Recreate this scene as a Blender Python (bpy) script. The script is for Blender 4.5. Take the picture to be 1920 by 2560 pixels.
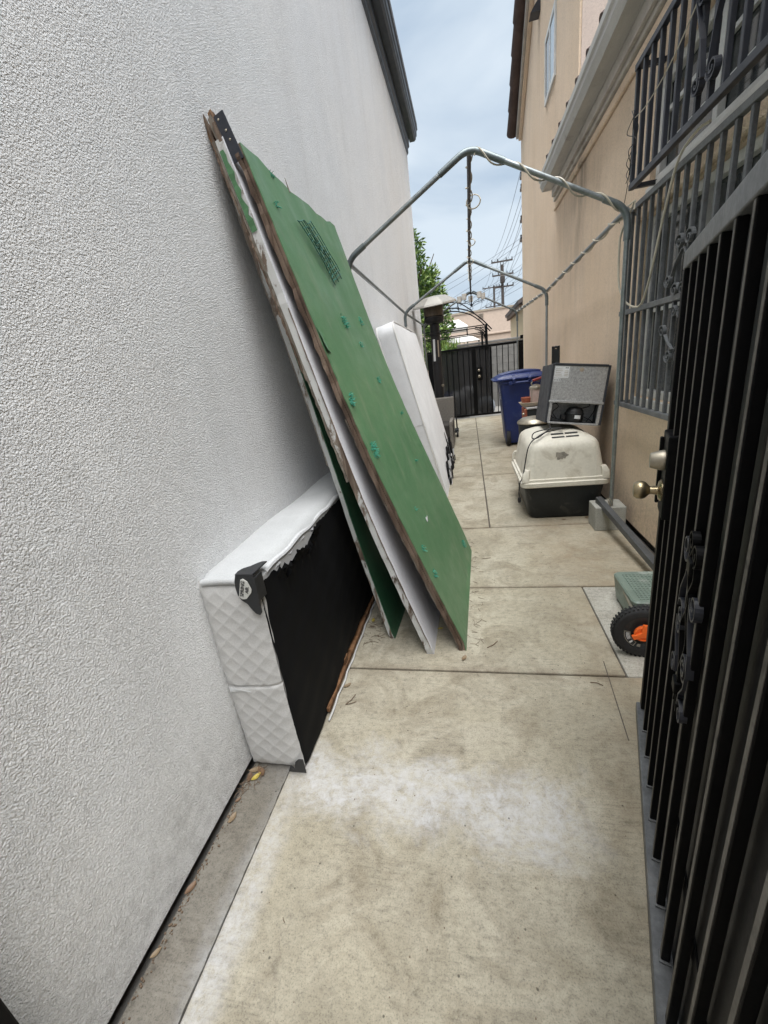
import bpy, bmesh, math, random
from mathutils import Vector, Matrix
R = math.radians
random.seed(7)
for o in list(bpy.data.objects): bpy.data.objects.remove(o)
SC = bpy.context.scene
COL = SC.collection

# ---------------------------------------------------------------- camera
cam = bpy.data.cameras.new('camera'); camo = bpy.data.objects.new('camera', cam); COL.objects.link(camo)
cam.sensor_width = 36; cam.lens = 14.555; cam.clip_start = 0.01; cam.clip_end = 1500
_a = Vector((210, -380, 1035)).normalized()                 # the alley's direction seen from the lens
_d = Vector((388, 3034, 1035)); _d -= _a * _d.dot(_a); _d.normalize()   # straight down
_r = _d.cross(_a)
X = Vector((_r.x, _a.x, -_d.x)); Y = -Vector((_r.y, _a.y, -_d.y)); Z = -Vector((_r.z, _a.z, -_d.z))
camo.matrix_world = Matrix(((X.x, Y.x, Z.x, 0), (X.y, Y.y, Z.y, 0), (X.z, Y.z, Z.z, 1.4), (0, 0, 0, 1)))
SC.camera = camo

# ---------------------------------------------------------------- sky, sun, exposure
SUN_EL, SUN_AZ = R(76), R(168)          # azimuth clockwise from +Y
w = bpy.data.worlds.new('World'); SC.world = w; w.use_nodes = True
nt = w.node_tree; N = nt.nodes; L = nt.links; N.clear()
out = N.new('ShaderNodeOutputWorld'); bg = N.new('ShaderNodeBackground'); L.new(bg.outputs[0], out.inputs[0])
bg.inputs[1].default_value = 0.05
sky = N.new('ShaderNodeTexSky'); sky.sky_type = 'NISHITA'; sky.sun_disc = False
sky.sun_elevation = SUN_EL; sky.sun_rotation = SUN_AZ; sky.air_density = 1.2; sky.dust_density = 2.5
tc = N.new('ShaderNodeTexCoord'); mp = N.new('ShaderNodeMapping'); mp.inputs['Scale'].default_value = (1, 1, 2.2)
L.new(tc.outputs['Generated'], mp.inputs[0])
nz = N.new('ShaderNodeTexNoise'); nz.inputs['Scale'].default_value = 3.4; nz.inputs['Detail'].default_value = 5
nz.inputs['Roughness'].default_value = .5; nz.inputs['Distortion'].default_value = .4
L.new(mp.outputs[0], nz.inputs[0])
rp = N.new('ShaderNodeValToRGB'); rp.color_ramp.elements[0].position = .38; rp.color_ramp.elements[1].position = .62
rp.color_ramp.elements[0].color = (1.64, 2.02, 2.46, 1); rp.color_ramp.elements[1].color = (2.42, 2.74, 3.04, 1)
L.new(nz.outputs['Fac'], rp.inputs[0])
mx = N.new('ShaderNodeMix'); mx.data_type = 'RGBA'; mx.inputs[0].default_value = .95
L.new(sky.outputs[0], mx.inputs[6]); L.new(rp.outputs[0], mx.inputs[7]); L.new(mx.outputs[2], bg.inputs[0])
sd = bpy.data.lights.new('sun', 'SUN'); sd.energy = 1.5; sd.angle = R(60); sd.color = (1, .992, .975)
so = bpy.data.objects.new('sun', sd); COL.objects.link(so); so.location = (0, 0, 30)
sv = Vector((math.sin(SUN_AZ) * math.cos(SUN_EL), math.cos(SUN_AZ) * math.cos(SUN_EL), math.sin(SUN_EL)))
so.rotation_euler = sv.to_track_quat('Z', 'Y').to_euler()
SC.view_settings.view_transform = 'Standard'; SC.view_settings.look = 'None'
SC.view_settings.exposure = 2.6; SC.view_settings.gamma = 1; SC.view_settings.use_curve_mapping = False

# ---------------------------------------------------------------- materials
class NT:
    def __init__(s, name):
        s.m = bpy.data.materials.new(name); s.m.use_nodes = True
        s.t = s.m.node_tree; s.p = s.t.nodes['Principled BSDF']; s._c = None
    def n(s, typ, **kw):
        x = s.t.nodes.new('ShaderNode' + typ)
        for k, v in kw.items():
            if k in ('operation', 'data_type', 'blend_type', 'wave_type', 'feature', 'distance', 'bands_direction', 'rings_direction', 'wave_profile'): setattr(x, k, v)
            else: x.inputs[k.replace('_', ' ')].default_value = v
        return x
    def l(s, a, b): s.t.links.new(a, b)
    def co(s, scale=(1, 1, 1), rot=(0, 0, 0), src='Object'):
        if s._c is None: s._c = s.n('TexCoord')
        m = s.n('Mapping', Scale=scale, Rotation=rot); s.l(s._c.outputs[src], m.inputs[0]); return m.outputs[0]
    def noise(s, scale, detail=4, rough=.55, dist=0, co=None):
        x = s.n('TexNoise', Scale=scale, Detail=detail, Roughness=rough, Distortion=dist)
        s.l(co or s.co(), x.inputs[0]); return x.outputs['Fac']
    def ramp(s, f, stops):
        r = s.n('ValToRGB'); e = r.color_ramp.elements
        while len(e) < len(stops): e.new(.5)
        for q, (p, c) in zip(e, stops):
            q.position = p; q.color = (c, c, c, 1) if isinstance(c, (int, float)) else (*c, 1)
        s.l(f, r.inputs[0]); return r.outputs[0]
    def mix(s, f, a, b, mode='MIX'):
        x = s.n('Mix', data_type='RGBA', blend_type=mode)
        for i, v in ((0, f), (6, a), (7, b)):
            if isinstance(v, (int, float)): x.inputs[i].default_value = v
            elif isinstance(v, tuple): x.inputs[i].default_value = (*v, 1)
            else: s.l(v, x.inputs[i])
        return x.outputs[2]
    def math(s, op, a, b=0.0):
        x = s.n('Math', operation=op)
        for i, v in ((0, a), (1, b)):
            if isinstance(v, (int, float)): x.inputs[i].default_value = v
            else: s.l(v, x.inputs[i])
        return x.outputs[0]
    def col(s, c):
        if isinstance(c, tuple): s.p.inputs['Base Color'].default_value = (*c, 1)
        else: s.l(c, s.p.inputs['Base Color'])
    def rough(s, v):
        if isinstance(v, (int, float)): s.p.inputs['Roughness'].default_value = v
        else: s.l(v, s.p.inputs['Roughness'])
    def bump(s, h, strength=.5, dist=.01):
        b = s.n('Bump', Strength=strength, Distance=dist); s.l(h, b.inputs['Height']); s.l(b.outputs[0], s.p.inputs['Normal'])
    def spec(s, v): s.p.inputs['Specular IOR Level'].default_value = v

def plain(name, c, rough=.6, metal=0, var=.2, vs=7, fine=.12, fs=90, bump=0, bs=120, bd=.003, stretch=(1, 1, 1), dirt=None, ds=3, dth=.58, spec=.4):
    t = NT(name); co = t.co(stretch)
    lo = tuple(v * (1 - var) for v in c); hi = tuple(min(1, v * (1 + var * .7)) for v in c)
    k = t.ramp(t.noise(vs, 5, .6, .3, co), [(.3, lo), (.7, hi)])
    g = t.ramp(t.noise(fs, 3, .6, 0, co), [(.25, 1 - fine), (.75, 1 + fine * .4)])
    k = t.mix(1, k, g, 'MULTIPLY')
    if dirt:
        k = t.mix(t.ramp(t.noise(ds, 6, .65, .5), [(dth, 0), (dth + .14, .85)]), k, dirt)
    t.col(k); t.p.inputs['Metallic'].default_value = metal; t.spec(spec)
    t.rough(t.ramp(t.noise(vs * 2, 4, .6, 0), [(.3, max(.05, rough - .08)), (.7, min(1, rough + .08))]))
    if bump: t.bump(t.noise(bs, 3, .6, 0, co), bump, bd)
    return t.m

def stucco(name, c, c2, streak, bs, bstr, bd, sc=.35, stain=None):
    t = NT(name)
    base = t.mix(t.ramp(t.noise(.9, 5, .6, .4), [(.35, 0), (.7, 1)]), c, c2)
    st = t.noise(2.2, 6, .65, .9, t.co((1.6, 1.6, .2)))
    base = t.mix(t.math('MULTIPLY', t.ramp(st, [(.48, 0), (.72, 1)]), sc), base, streak)
    st2 = t.noise(9, 4, .6, .2, t.co((1.2, 1.2, .05)))
    base = t.mix(t.math('MULTIPLY', t.ramp(st2, [(.55, 0), (.75, 1)]), sc * .1), base, streak)
    bl = t.noise(3.1, 6, .7, .6, t.co((1, 1, .55)))
    base = t.mix(t.math('MULTIPLY', t.ramp(bl, [(.52, 0), (.74, 1)]), sc * .45), base, streak)
    if stain:
        sx = t.n('SeparateXYZ'); t.l(t.co(), sx.inputs[0])
        yw = t.math('ADD', t.math('ADD', sx.outputs[1], stain), t.math('MULTIPLY', t.math('SUBTRACT', t.noise(3, 5, .6, .3, t.co((1, 1, .15))), .5), 1.6))
        k_ = t.mix(1, t.ramp(t.math('MULTIPLY', t.math('ABSOLUTE', yw), .5), [(.05, 1), (.42, 0)]), t.ramp(t.math('MULTIPLY', sx.outputs[2], .25), [(.30, 0), (.60, .5), (.77, 1), (.78, 0)]), 'MULTIPLY')
        k_ = t.mix(1, k_, t.ramp(t.noise(7, 6, .7, .3, t.co((1, 1, .2))), [(.35, .15), (.65, 1)]), 'MULTIPLY')
        base = t.mix(t.math('MULTIPLY', k_, .8), base, (.17, .145, .12))
    g1 = t.noise(bs, 2, .5, .6); g2 = t.noise(bs * 2.6, 2, .5, .3)
    hgt = t.math('ADD', t.ramp(g1, [(.32, 0), (.66, 1)]), t.math('MULTIPLY', g2, .35))
    base = t.mix(1, base, t.ramp(t.noise(bs * 1.7, 3, .7, 0, t.co((1, 1, 1), (.4, .3, .2))), [(.30, .78), (.5, 1.0), (.7, 1.06)]), 'MULTIPLY')
    # splash dirt with a ragged upper edge along the foot of the wall, and rare hairline cracks
    sz = t.n('SeparateXYZ'); t.l(t.co(), sz.inputs[0])
    sp_ = t.mix(1, t.ramp(t.math('ADD', sz.outputs[2], t.math('MULTIPLY', t.noise(5, 6, .7, .4), -.35)), [(0, 1), (.22, 0)]), t.ramp(t.noise(26, 5, .7), [(.4, .2), (.65, 1)]), 'MULTIPLY')
    base = t.mix(t.math('MULTIPLY', sp_, .4), base, tuple(v * .55 for v in streak))
    tw = t.noise(1.6, 4, .6, .8, t.co((1, 1, 1), (.5, .2, .9)))
    base = t.mix(1, base, t.ramp(t.noise(bs * .42, 4, .75, .2, t.co((1, 1, 1), (.2, .7, .1))), [(.32, .86), (.5, 1.0), (.7, 1.05)]), 'MULTIPLY')
    t.col(base); t.rough(.88); t.spec(.25); t.bump(t.math('ADD', t.math('MULTIPLY', hgt, t.ramp(tw, [(.3, .65), (.7, 1.15)])), t.math('MULTIPLY', t.noise(14, 3, .6, .5), .9)), bstr, bd)
    return t.m

M = {}
M['stucco_white'] = stucco('stucco_white', (.82, .83, .84), (.86, .86, .855), (.58, .57, .555), 190, .8, .0048, .2)
M['stucco_beige'] = stucco('stucco_beige', (.735, .575, .42), (.78, .625, .475), (.47, .37, .28), 125, .9, .0046, .22, 4.5 - 5.45)
M['stucco_shaded'] = stucco('stucco_shaded', (.52, .43, .37), (.56, .46, .40), (.36, .30, .26), 130, .4, .003, .4)  # darker stucco for the gable block's end, its shade put into the colour

def concrete(name, c, c2, dk, white=None, whx=None):
    t = NT(name)
    base = t.mix(t.ramp(t.noise(1.7, 6, .6, .6), [(.33, 0), (.68, 1)]), c, c2)
    base = t.mix(t.ramp(t.noise(4.3, 6, .68, .8), [(.46, 0), (.66, .72)]), base, dk)
    base = t.mix(t.ramp(t.noise(.85, 6, .65, 1.2, t.co((1, 1, 1), (0, 0, .4))), [(.47, 0), (.66, .55)]), base, tuple(v * .68 for v in c))
    base = t.mix(t.ramp(t.noise(2.3, 7, .7, 1.2, t.co((1, .8, 1), (0, 0, .7))), [(.52, 0), (.66, .45)]), base, tuple(v * .74 for v in c))
    gr = t.noise(46, 7, .8, .3, t.co((.8, 1.0, 1)))
    base = t.mix(1, base, t.ramp(gr, [(.30, .58), (.48, .98), (.70, 1.16)]), 'MULTIPLY')
    br = t.noise(52, 5, .7, .3, t.co((.16, 2.0, 1), (0, 0, .03)))
    brm = t.math('MULTIPLY', t.ramp(t.noise(3.3, 4, .6, .4), [(.42, 0), (.62, 1)]), 1.0)
    base = t.mix(brm, base, t.mix(1, base, t.ramp(br, [(.30, .70), (.52, 1.02)]), 'MULTIPLY'))
    sp = t.noise(210, 3, .7)
    base = t.mix(1, base, t.ramp(sp, [(.32, .62), (.47, 1.0), (.68, 1.08)]), 'MULTIPLY')
    crk = t.n('TexVoronoi', feature='DISTANCE_TO_EDGE', Scale=2.1)
    cw = t.n('VectorMath', operation='ADD'); t.l(t.co(), cw.inputs[0]); nv_ = t.n('TexNoise', Scale=5.0, Detail=6.0); t.l(t.co(), nv_.inputs[0])
    vm = t.n('VectorMath', operation='SCALE'); t.l(nv_.outputs['Color'], vm.inputs[0]); vm.inputs['Scale'].default_value = .35; t.l(vm.outputs[0], cw.inputs[1]); t.l(cw.outputs[0], crk.inputs[0])
    ck = t.mix(1, t.ramp(crk.outputs['Distance'], [(.0, 1), (.006, 0)]), t.ramp(t.noise(1.3, 3, .5), [(.52, 0), (.62, .55)]), 'MULTIPLY')
    base = t.mix(ck, base, (.13, .11, .09))
    if white:
        sx = t.n('SeparateXYZ'); t.l(t.co(), sx.inputs[0])
        wob = t.math('MULTIPLY', t.math('SUBTRACT', t.noise(3.2, 8, .72, .6), .5), .55)
        yy = t.math('ADD', t.math('ADD', sx.outputs[1], t.math('MULTIPLY', sx.outputs[0], .10)), wob)
        d = t.math('ABSOLUTE', t.math('SUBTRACT', yy, 1.0))
        band = t.ramp(d, [(.04, 1), (.17, 0)])
        xx = t.math('ADD', t.math('ABSOLUTE', t.math('ADD', sx.outputs[0], .24)), t.math('MULTIPLY', wob, .6))
        band = t.mix(1, band, t.ramp(xx, [(.42, 1), (.62, 0)]), 'MULTIPLY')
        # wash along the joint beside the wall strip
        e = t.math('ABSOLUTE', t.math('ADD', t.math('ADD', sx.outputs[0], .72), t.math('MULTIPLY', wob, .16)))
        edge = t.mix(1, t.ramp(e, [(.01, 1), (.08, 0)]), t.ramp(t.math('MULTIPLY', sx.outputs[1], .6), [(.3, 1), (.9, 0)]), 'MULTIPLY')
        f = t.mix(1, band, edge, 'LIGHTEN')
        f = t.mix(1, f, t.ramp(t.noise(24, 8, .8, .3), [(.35, .1), (.62, 1)]), 'MULTIPLY')
        base = t.mix(t.math('MULTIPLY', f, .85), base, white)
        for jy, wd_ in ((1.645, .05), (2.435, .04), (3.468, .05), (5.245, .05)):      # grime kept by the joints
            jd = t.ramp(t.math('ABSOLUTE', t.math('ADD', t.math('SUBTRACT', sx.outputs[1], jy), t.math('MULTIPLY', wob, .12))), [(.0, .75), (wd_, 0)])
            base = t.mix(t.mix(1, jd, t.ramp(t.noise(9, 6, .7, .3), [(.4, .1), (.6, 1)]), 'MULTIPLY'), base, (.16, .125, .09))
        rx = t.ramp(t.math('ADD', sx.outputs[0], t.math('MULTIPLY', wob, .8)), [(.30, 0), (.62, .6)])   # brown run-off on the right
        base = t.mix(t.mix(1, rx, t.ramp(t.noise(6, 6, .7, .5), [(.35, .2), (.65, 1)]), 'MULTIPLY'), base, (.25, .195, .13))
    pit = t.n('TexVoronoi', Scale=16.0); t.l(t.co((1, 1, 1)), pit.inputs[0])
    base = t.mix(1, base, t.ramp(pit.outputs['Distance'], [(.035, .35), (.06, 1)]), 'MULTIPLY')
    t.col(base); t.rough(.82); t.spec(.3)
    t.bump(t.math('ADD', gr, t.math('MULTIPLY', br, .6)), .35, .004)
    return t.m
M['concrete'] = concrete('concrete', (.335, .302, .226), (.40, .37, .298), (.19, .16, .112), (.50, .50, .505))
M['concrete_grey'] = concrete('concrete_grey', (.175, .158, .13), (.245, .23, .20), (.105, .088, .068), (.36, .36, .36))
M['concrete_patch'] = concrete('concrete_patch', (.35, .335, .29), (.41, .39, .345), (.28, .255, .21))
M['joint'] = plain('joint', (.10, .085, .07), .95)
M['asphalt'] = plain('asphalt', (.20, .19, .175), .9, bump=.4)
M['block'] = plain('block', (.34, .335, .30), .9, var=.15, fine=.3, fs=160, bump=.6, bs=180, bd=.004)
M['blockwall'] = plain('blockwall', (.20, .195, .185), .9, var=.18, fine=.2, bump=.4)
M['screed'] = plain('screed', (.03, .028, .026), .9)
M['eave_dark'] = plain('eave_dark', (.022, .03, .042), .45, var=.25, spec=.5)
M['gutter'] = plain('gutter', (.40, .39, .36), .45, var=.16, vs=3, stretch=(3, .6, 3), dirt=(.22, .2, .18), dth=.62)
M['fascia'] = plain('fascia', (.42, .39, .345), .7, var=.2, dirt=(.2, .18, .15))
M['tile'] = plain('tile', (.075, .05, .042), .85, var=.35, vs=5, bump=.3)
M['tile_grey'] = plain('tile_grey', (.10, .085, .08), .85, var=.3, bump=.3)
M['frame_white'] = plain('frame_white', (.62, .62, .60), .5, var=.1)
M['curtain'] = plain('curtain', (.34, .33, .31), .8, var=.2, stretch=(1, 8, .3))
M['iron'] = plain('iron', (.0035, .0035, .004), .5, var=.3, fine=.2, bump=.15, bs=140, bd=.001, spec=.12)
M['iron_lit'] = plain('iron_lit', (.13, .122, .108), .6, var=.4, vs=20, fine=.3, dirt=(.02, .02, .02), ds=16, dth=.56, spec=.3)  # paler copy of the gate iron, with light on the bars painted in
M['iron_grey'] = plain('iron_grey', (.095, .10, .105), .5, var=.35, vs=14, fine=.3, bump=.25, bs=120, bd=.0012, dirt=(.10, .085, .07), ds=9, dth=.62, spec=.5)
M['iron_rail'] = plain('iron_rail', (.125, .13, .135), .45, var=.35, vs=16, fine=.3, bump=.2, bs=120, bd=.001, dirt=(.17, .16, .15), ds=14, dth=.6, spec=.5)
M['iron_blue'] = plain('iron_blue', (.02, .022, .03), .45, var=.3, spec=.5)
M['screen'] = plain('screen', (.006, .006, .0063), .6, var=.3, vs=3, fine=.5, fs=420, bump=.5, bs=420, bd=.001, dirt=(.016, .016, .0155), ds=2.2, dth=.55, spec=.25)
M['galv'] = plain('galv', (.26, .285, .29), .42, metal=.75, var=.25, vs=12, stretch=(1, 1, 1), fine=.2)
M['galv_dark'] = plain('galv_dark', (.17, .195, .20), .45, metal=.7, var=.3, vs=12)
M['steel_tube'] = plain('steel_tube', (.085, .088, .092), .5, metal=.3, var=.25, fine=.25)
M['cord_clear'] = plain('cord_clear', (.46, .42, .34), .35, var=.2)
M['cord_black'] = plain('cord_black', (.012, .012, .013), .5)
M['brass'] = plain('brass', (.33, .27, .17), .3, metal=.9, var=.2)
M['nickel'] = plain('nickel', (.36, .325, .26), .42, metal=.85, var=.15)
M['plast_blue'] = plain('plast_blue', (.008, .022, .12), .42, var=.2, fine=.15, dirt=(.035, .055, .15), ds=8, dth=.55, spec=.5)
M['plast_black'] = plain('plast_black', (.016, .019, .021), .5, var=.25, fine=.2, fs=40, dirt=(.06, .058, .054), ds=9, dth=.56)
M['plast_cream'] = plain('plast_cream', (.60, .57, .49), .5, var=.08, vs=4, fine=.1, fs=60, dirt=(.40, .36, .29), ds=7, dth=.53)
M['white_mark'] = plain('white_mark', (.62, .63, .64), .6, var=.15)
M['label_white'] = plain('label_white', (.66, .67, .68), .45, var=.08)
M['print_dark'] = plain('print_dark', (.03, .03, .032), .6)
M['worn_mark'] = plain('worn_mark', (.24, .22, .185), .7, var=.4, vs=30)
M['fridge_dark'] = plain('fridge_dark', (.035, .038, .045), .45, var=.2, fine=.25)
M['zinc'] = plain('zinc', (.46, .46, .46), .5, metal=.45, var=.3, vs=70, fine=.3, fs=170)
M['rubber'] = plain('rubber', (.018, .018, .019), .75, var=.25, fine=.3, bump=.4, bs=150)
M['orange'] = plain('orange', (.80, .14, .02), .4, var=.1)
M['greenbox'] = plain('greenbox', (.16, .205, .175), .4, var=.18, vs=14, dirt=(.34, .35, .32), ds=10, dth=.58)
M['red'] = plain('red', (.22, .025, .02), .45)
M['terracotta'] = plain('terracotta', (.30, .09, .05), .8)
M['pink'] = plain('pink', (.50, .38, .34), .6)
M['tan'] = plain('tan', (.36, .30, .23), .6, var=.2)
M['heater_black'] = plain('heater_black', (.016, .016, .018), .5, var=.3, dirt=(.06, .055, .05), ds=9, dth=.63)
M['heater_top'] = plain('heater_top', (.38, .365, .335), .45, metal=.35, var=.12, dirt=(.32, .28, .22), ds=7, dth=.6)
M['heater_mesh'] = plain('heater_mesh', (.13, .105, .08), .5, metal=.5, var=.3, vs=30, stretch=(1, 1, .1))
M['wicker'] = plain('wicker', (.20, .185, .165), .85, var=.3, vs=50, bump=.5, bs=160)
M['wicker_dark'] = plain('wicker_dark', (.045, .04, .036), .85, var=.3, bump=.5)
M['bag_grey'] = plain('bag_grey', (.36, .40, .45), .35, var=.3, vs=9)
M['bag_white'] = plain('bag_white', (.55, .55, .56), .4, var=.3, vs=14, dirt=(.35, .08, .06), ds=7, dth=.66)
M['bark'] = plain('bark', (.09, .065, .045), .95, bump=.5, bs=60)
M['wall_far'] = plain('wall_far', (.56, .44, .355), .9, var=.08)
M['wall_far2'] = plain('wall_far2', (.58, .46, .30), .9, var=.08)
M['pole'] = plain('pole', (.075, .062, .055), .9, var=.2)
M['wire'] = plain('wire', (.06, .065, .075), .7)
M['cup'] = plain('cup', (.62, .60, .56), .5, var=.08)
M['canopy_white'] = plain('canopy_white', (.74, .73, .71), .7, var=.06)

# painted boards
def wood(name, c, c2, rough=.85, sc=1.0, bump=.5):
    t = NT(name); co = t.co((26 * sc, 26 * sc, 1.6 * sc))
    g = t.noise(1.0, 6, .65, .8, co)
    k = t.ramp(g, [(.25, tuple(v * .35 for v in c)), (.45, c), (.7, c2)])
    k = t.mix(1, k, t.ramp(t.noise(5, 5, .6, .3), [(.3, .6), (.7, 1.15)]), 'MULTIPLY')
    t.col(k); t.rough(rough); t.spec(.25); t.bump(g, bump, .004); return t
M['wood_brown'] = wood('wood_brown', (.125, .085, .062), (.22, .165, .125)).m
M['wood_raw'] = wood('wood_raw', (.22, .125, .07), (.36, .24, .15)).m
M['wood_grey'] = wood('wood_grey', (.16, .135, .11), (.30, .265, .22)).m
M['wood_rail'] = wood('wood_rail', (.15, .075, .036), (.25, .135, .07)).m
def paint_on_wood(name, paint, th, green=None):
    t = wood(name, (.15, .11, .085), (.30, .25, .2)); wd = t.p.inputs['Base Color'].links[0].from_socket
    n1 = t.noise(3.5, 7, .7, .6, t.co((3, 3, .7)))
    k = t.mix(t.ramp(n1, [(th, 1), (th + .05, 0)]), wd, paint)
    fl = t.noise(38, 4, .7, .2, t.co((1.2, 1.2, .5)))
    k = t.mix(t.ramp(fl, [(.62, 0), (.68, .8)]), k, (.16, .12, .095))
    t.col(k); return t.m
M['edge_white'] = paint_on_wood('edge_white', (.50, .50, .485), .53)
M['edge_white2'] = paint_on_wood('edge_white2', (.44, .45, .44), .51)
def paint(name, c, c2, scr, rough=.45, pale=.0):
    t = NT(name)
    k = t.mix(t.ramp(t.noise(1.6, 5, .6, .6), [(.3, 0), (.7, 1)]), c, c2)
    s1 = t.noise(7, 7, .72, .6, t.co((1, 1.6, .45), (R(14), 0, 0)))
    k = t.mix(t.math('MULTIPLY', t.ramp(s1, [(.52, 0), (.70, 1)]), .62), k, scr)
    k = t.mix(t.math('MULTIPLY', t.ramp(t.noise(11, 8, .78, .9, t.co((1, 1, .7), (R(40), 0, 0))), [(.60, 0), (.70, 1)]), .45), k, tuple(.5 * v + .06 for v in scr))
    k = t.mix(t.math('MULTIPLY', t.ramp(t.noise(1.1, 4, .6, .8), [(.5, 0), (.75, 1)]), .35), k, tuple(v * .72 for v in c))
    s2 = t.noise(30, 5, .7, .4, t.co((1, 2.2, .12), (R(-24), 0, 0)))
    k = t.mix(t.math('MULTIPLY', t.ramp(s2, [(.64, 0), (.72, 1)]), .45), k, scr)
    k = t.mix(1, k, t.ramp(t.noise(170, 3, .6), [(.3, .86), (.55, 1)]), 'MULTIPLY')
    t.col(k); t.rough(t.ramp(t.noise(5, 5, .6), [(.3, rough - .1), (.7, rough + .12)])); t.spec(.45)
    t.bump(t.math('ADD', t.noise(3.2, 4, .5, .5), t.math('MULTIPLY', t.noise(90, 3, .6), .08)), .35, .02)
    return t.m
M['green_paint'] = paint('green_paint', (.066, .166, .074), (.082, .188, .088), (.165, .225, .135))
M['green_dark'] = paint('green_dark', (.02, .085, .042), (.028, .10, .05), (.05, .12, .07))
M['white_panel'] = paint('white_panel', (.66, .66, .70), (.70, .70, .73), (.56, .55, .56), .55)
M['turf'] = plain('turf', (.04, .27, .18), .6, var=.4, vs=60)
M['wire_green'] = plain('wire_green', (.02, .13, .105), .45)
def fabric(name, c, rough=.92, fine=260, sheen=.1):
    t = NT(name)
    k = t.mix(t.ramp(t.noise(5, 5, .6, .4), [(.35, 0), (.72, 1)]), c, tuple(v * .88 for v in c))
    wv = t.noise(fine, 2, .6)
    k = t.mix(1, k, t.ramp(wv, [(.25, .86), (.6, 1.03)]), 'MULTIPLY')
    t.col(k); t.rough(rough); t.spec(.15); t.p.inputs['Sheen Weight'].default_value = sheen; t.bump(wv, .25, .002); return t.m
M['ticking'] = fabric('ticking', (.50, .495, .485))
M['ticking_top'] = fabric('ticking_top', (.455, .465, .47))
M['mattress'] = fabric('mattress', (.66, .665, .675))
M['piping'] = fabric('piping', (.66, .65, .63))
M['stuffing'] = fabric('stuffing', (.52, .53, .54), fine=90)
M['dust_cover'] = fabric('dust_cover', (.004, .0042, .005), .75, 260, 0)
M['torn_dark'] = fabric('torn_dark', (.02, .02, .022), .9, 260, 0)
M['guard'] = plain('guard', (.016, .017, .019), .45, var=.15, spec=.5)
M['badge'] = plain('badge', (.52, .52, .49), .5, var=.1)
# glass
def glass(name, c, rough=.06):
    t = NT(name); t.col(c); t.rough(rough); t.spec(.6); return t.m
M['glass'] = glass('glass', (.045, .05, .053))
M['glass_pale'] = glass('glass_pale', (.30, .38, .45), .12)
# fine see-through screen on the far gate: a woven sheet that lets part of the light through
t = NT('see_screen'); t.col((.012, .012, .014)); t.rough(.6)
tr = t.n('BsdfTransparent'); ms = t.n('MixShader'); ms.inputs[0].default_value = .80
t.l(tr.outputs[0], ms.inputs[1]); t.l(t.p.outputs[0], ms.inputs[2]); t.l(ms.outputs[0], t.t.nodes['Material Output'].inputs[0])
M['see_screen'] = t.m
# leaves
def leafmat(name, c, c2):
    t = NT(name); k = t.mix(t.ramp(t.noise(3, 3, .6), [(.35, 0), (.65, 1)]), c, c2)
    k = t.mix(t.ramp(t.noise(40, 2, .6), [(.35, .0), (.7, .6)]), k, tuple(v * 1.5 for v in c2))
    t.col(k); t.rough(.5); t.p.inputs['Transmission Weight'].default_value = 0.0; return t.m
M['leaf'] = leafmat('leaf', (.032, .085, .022), (.085, .16, .03))
M['leaf2'] = leafmat('leaf2', (.10, .17, .03), (.16, .22, .05))
M['leaf_brown'] = leafmat('leaf_brown', (.10, .055, .03), (.14, .085, .05))
M['leaf_tan'] = leafmat('leaf_tan', (.16, .11, .065), (.19, .14, .085))
M['leaf_yellow'] = leafmat('leaf_yellow', (.36, .28, .05), (.38, .30, .06))
M['twig'] = plain('twig', (.16, .115, .08), .9)

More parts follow.
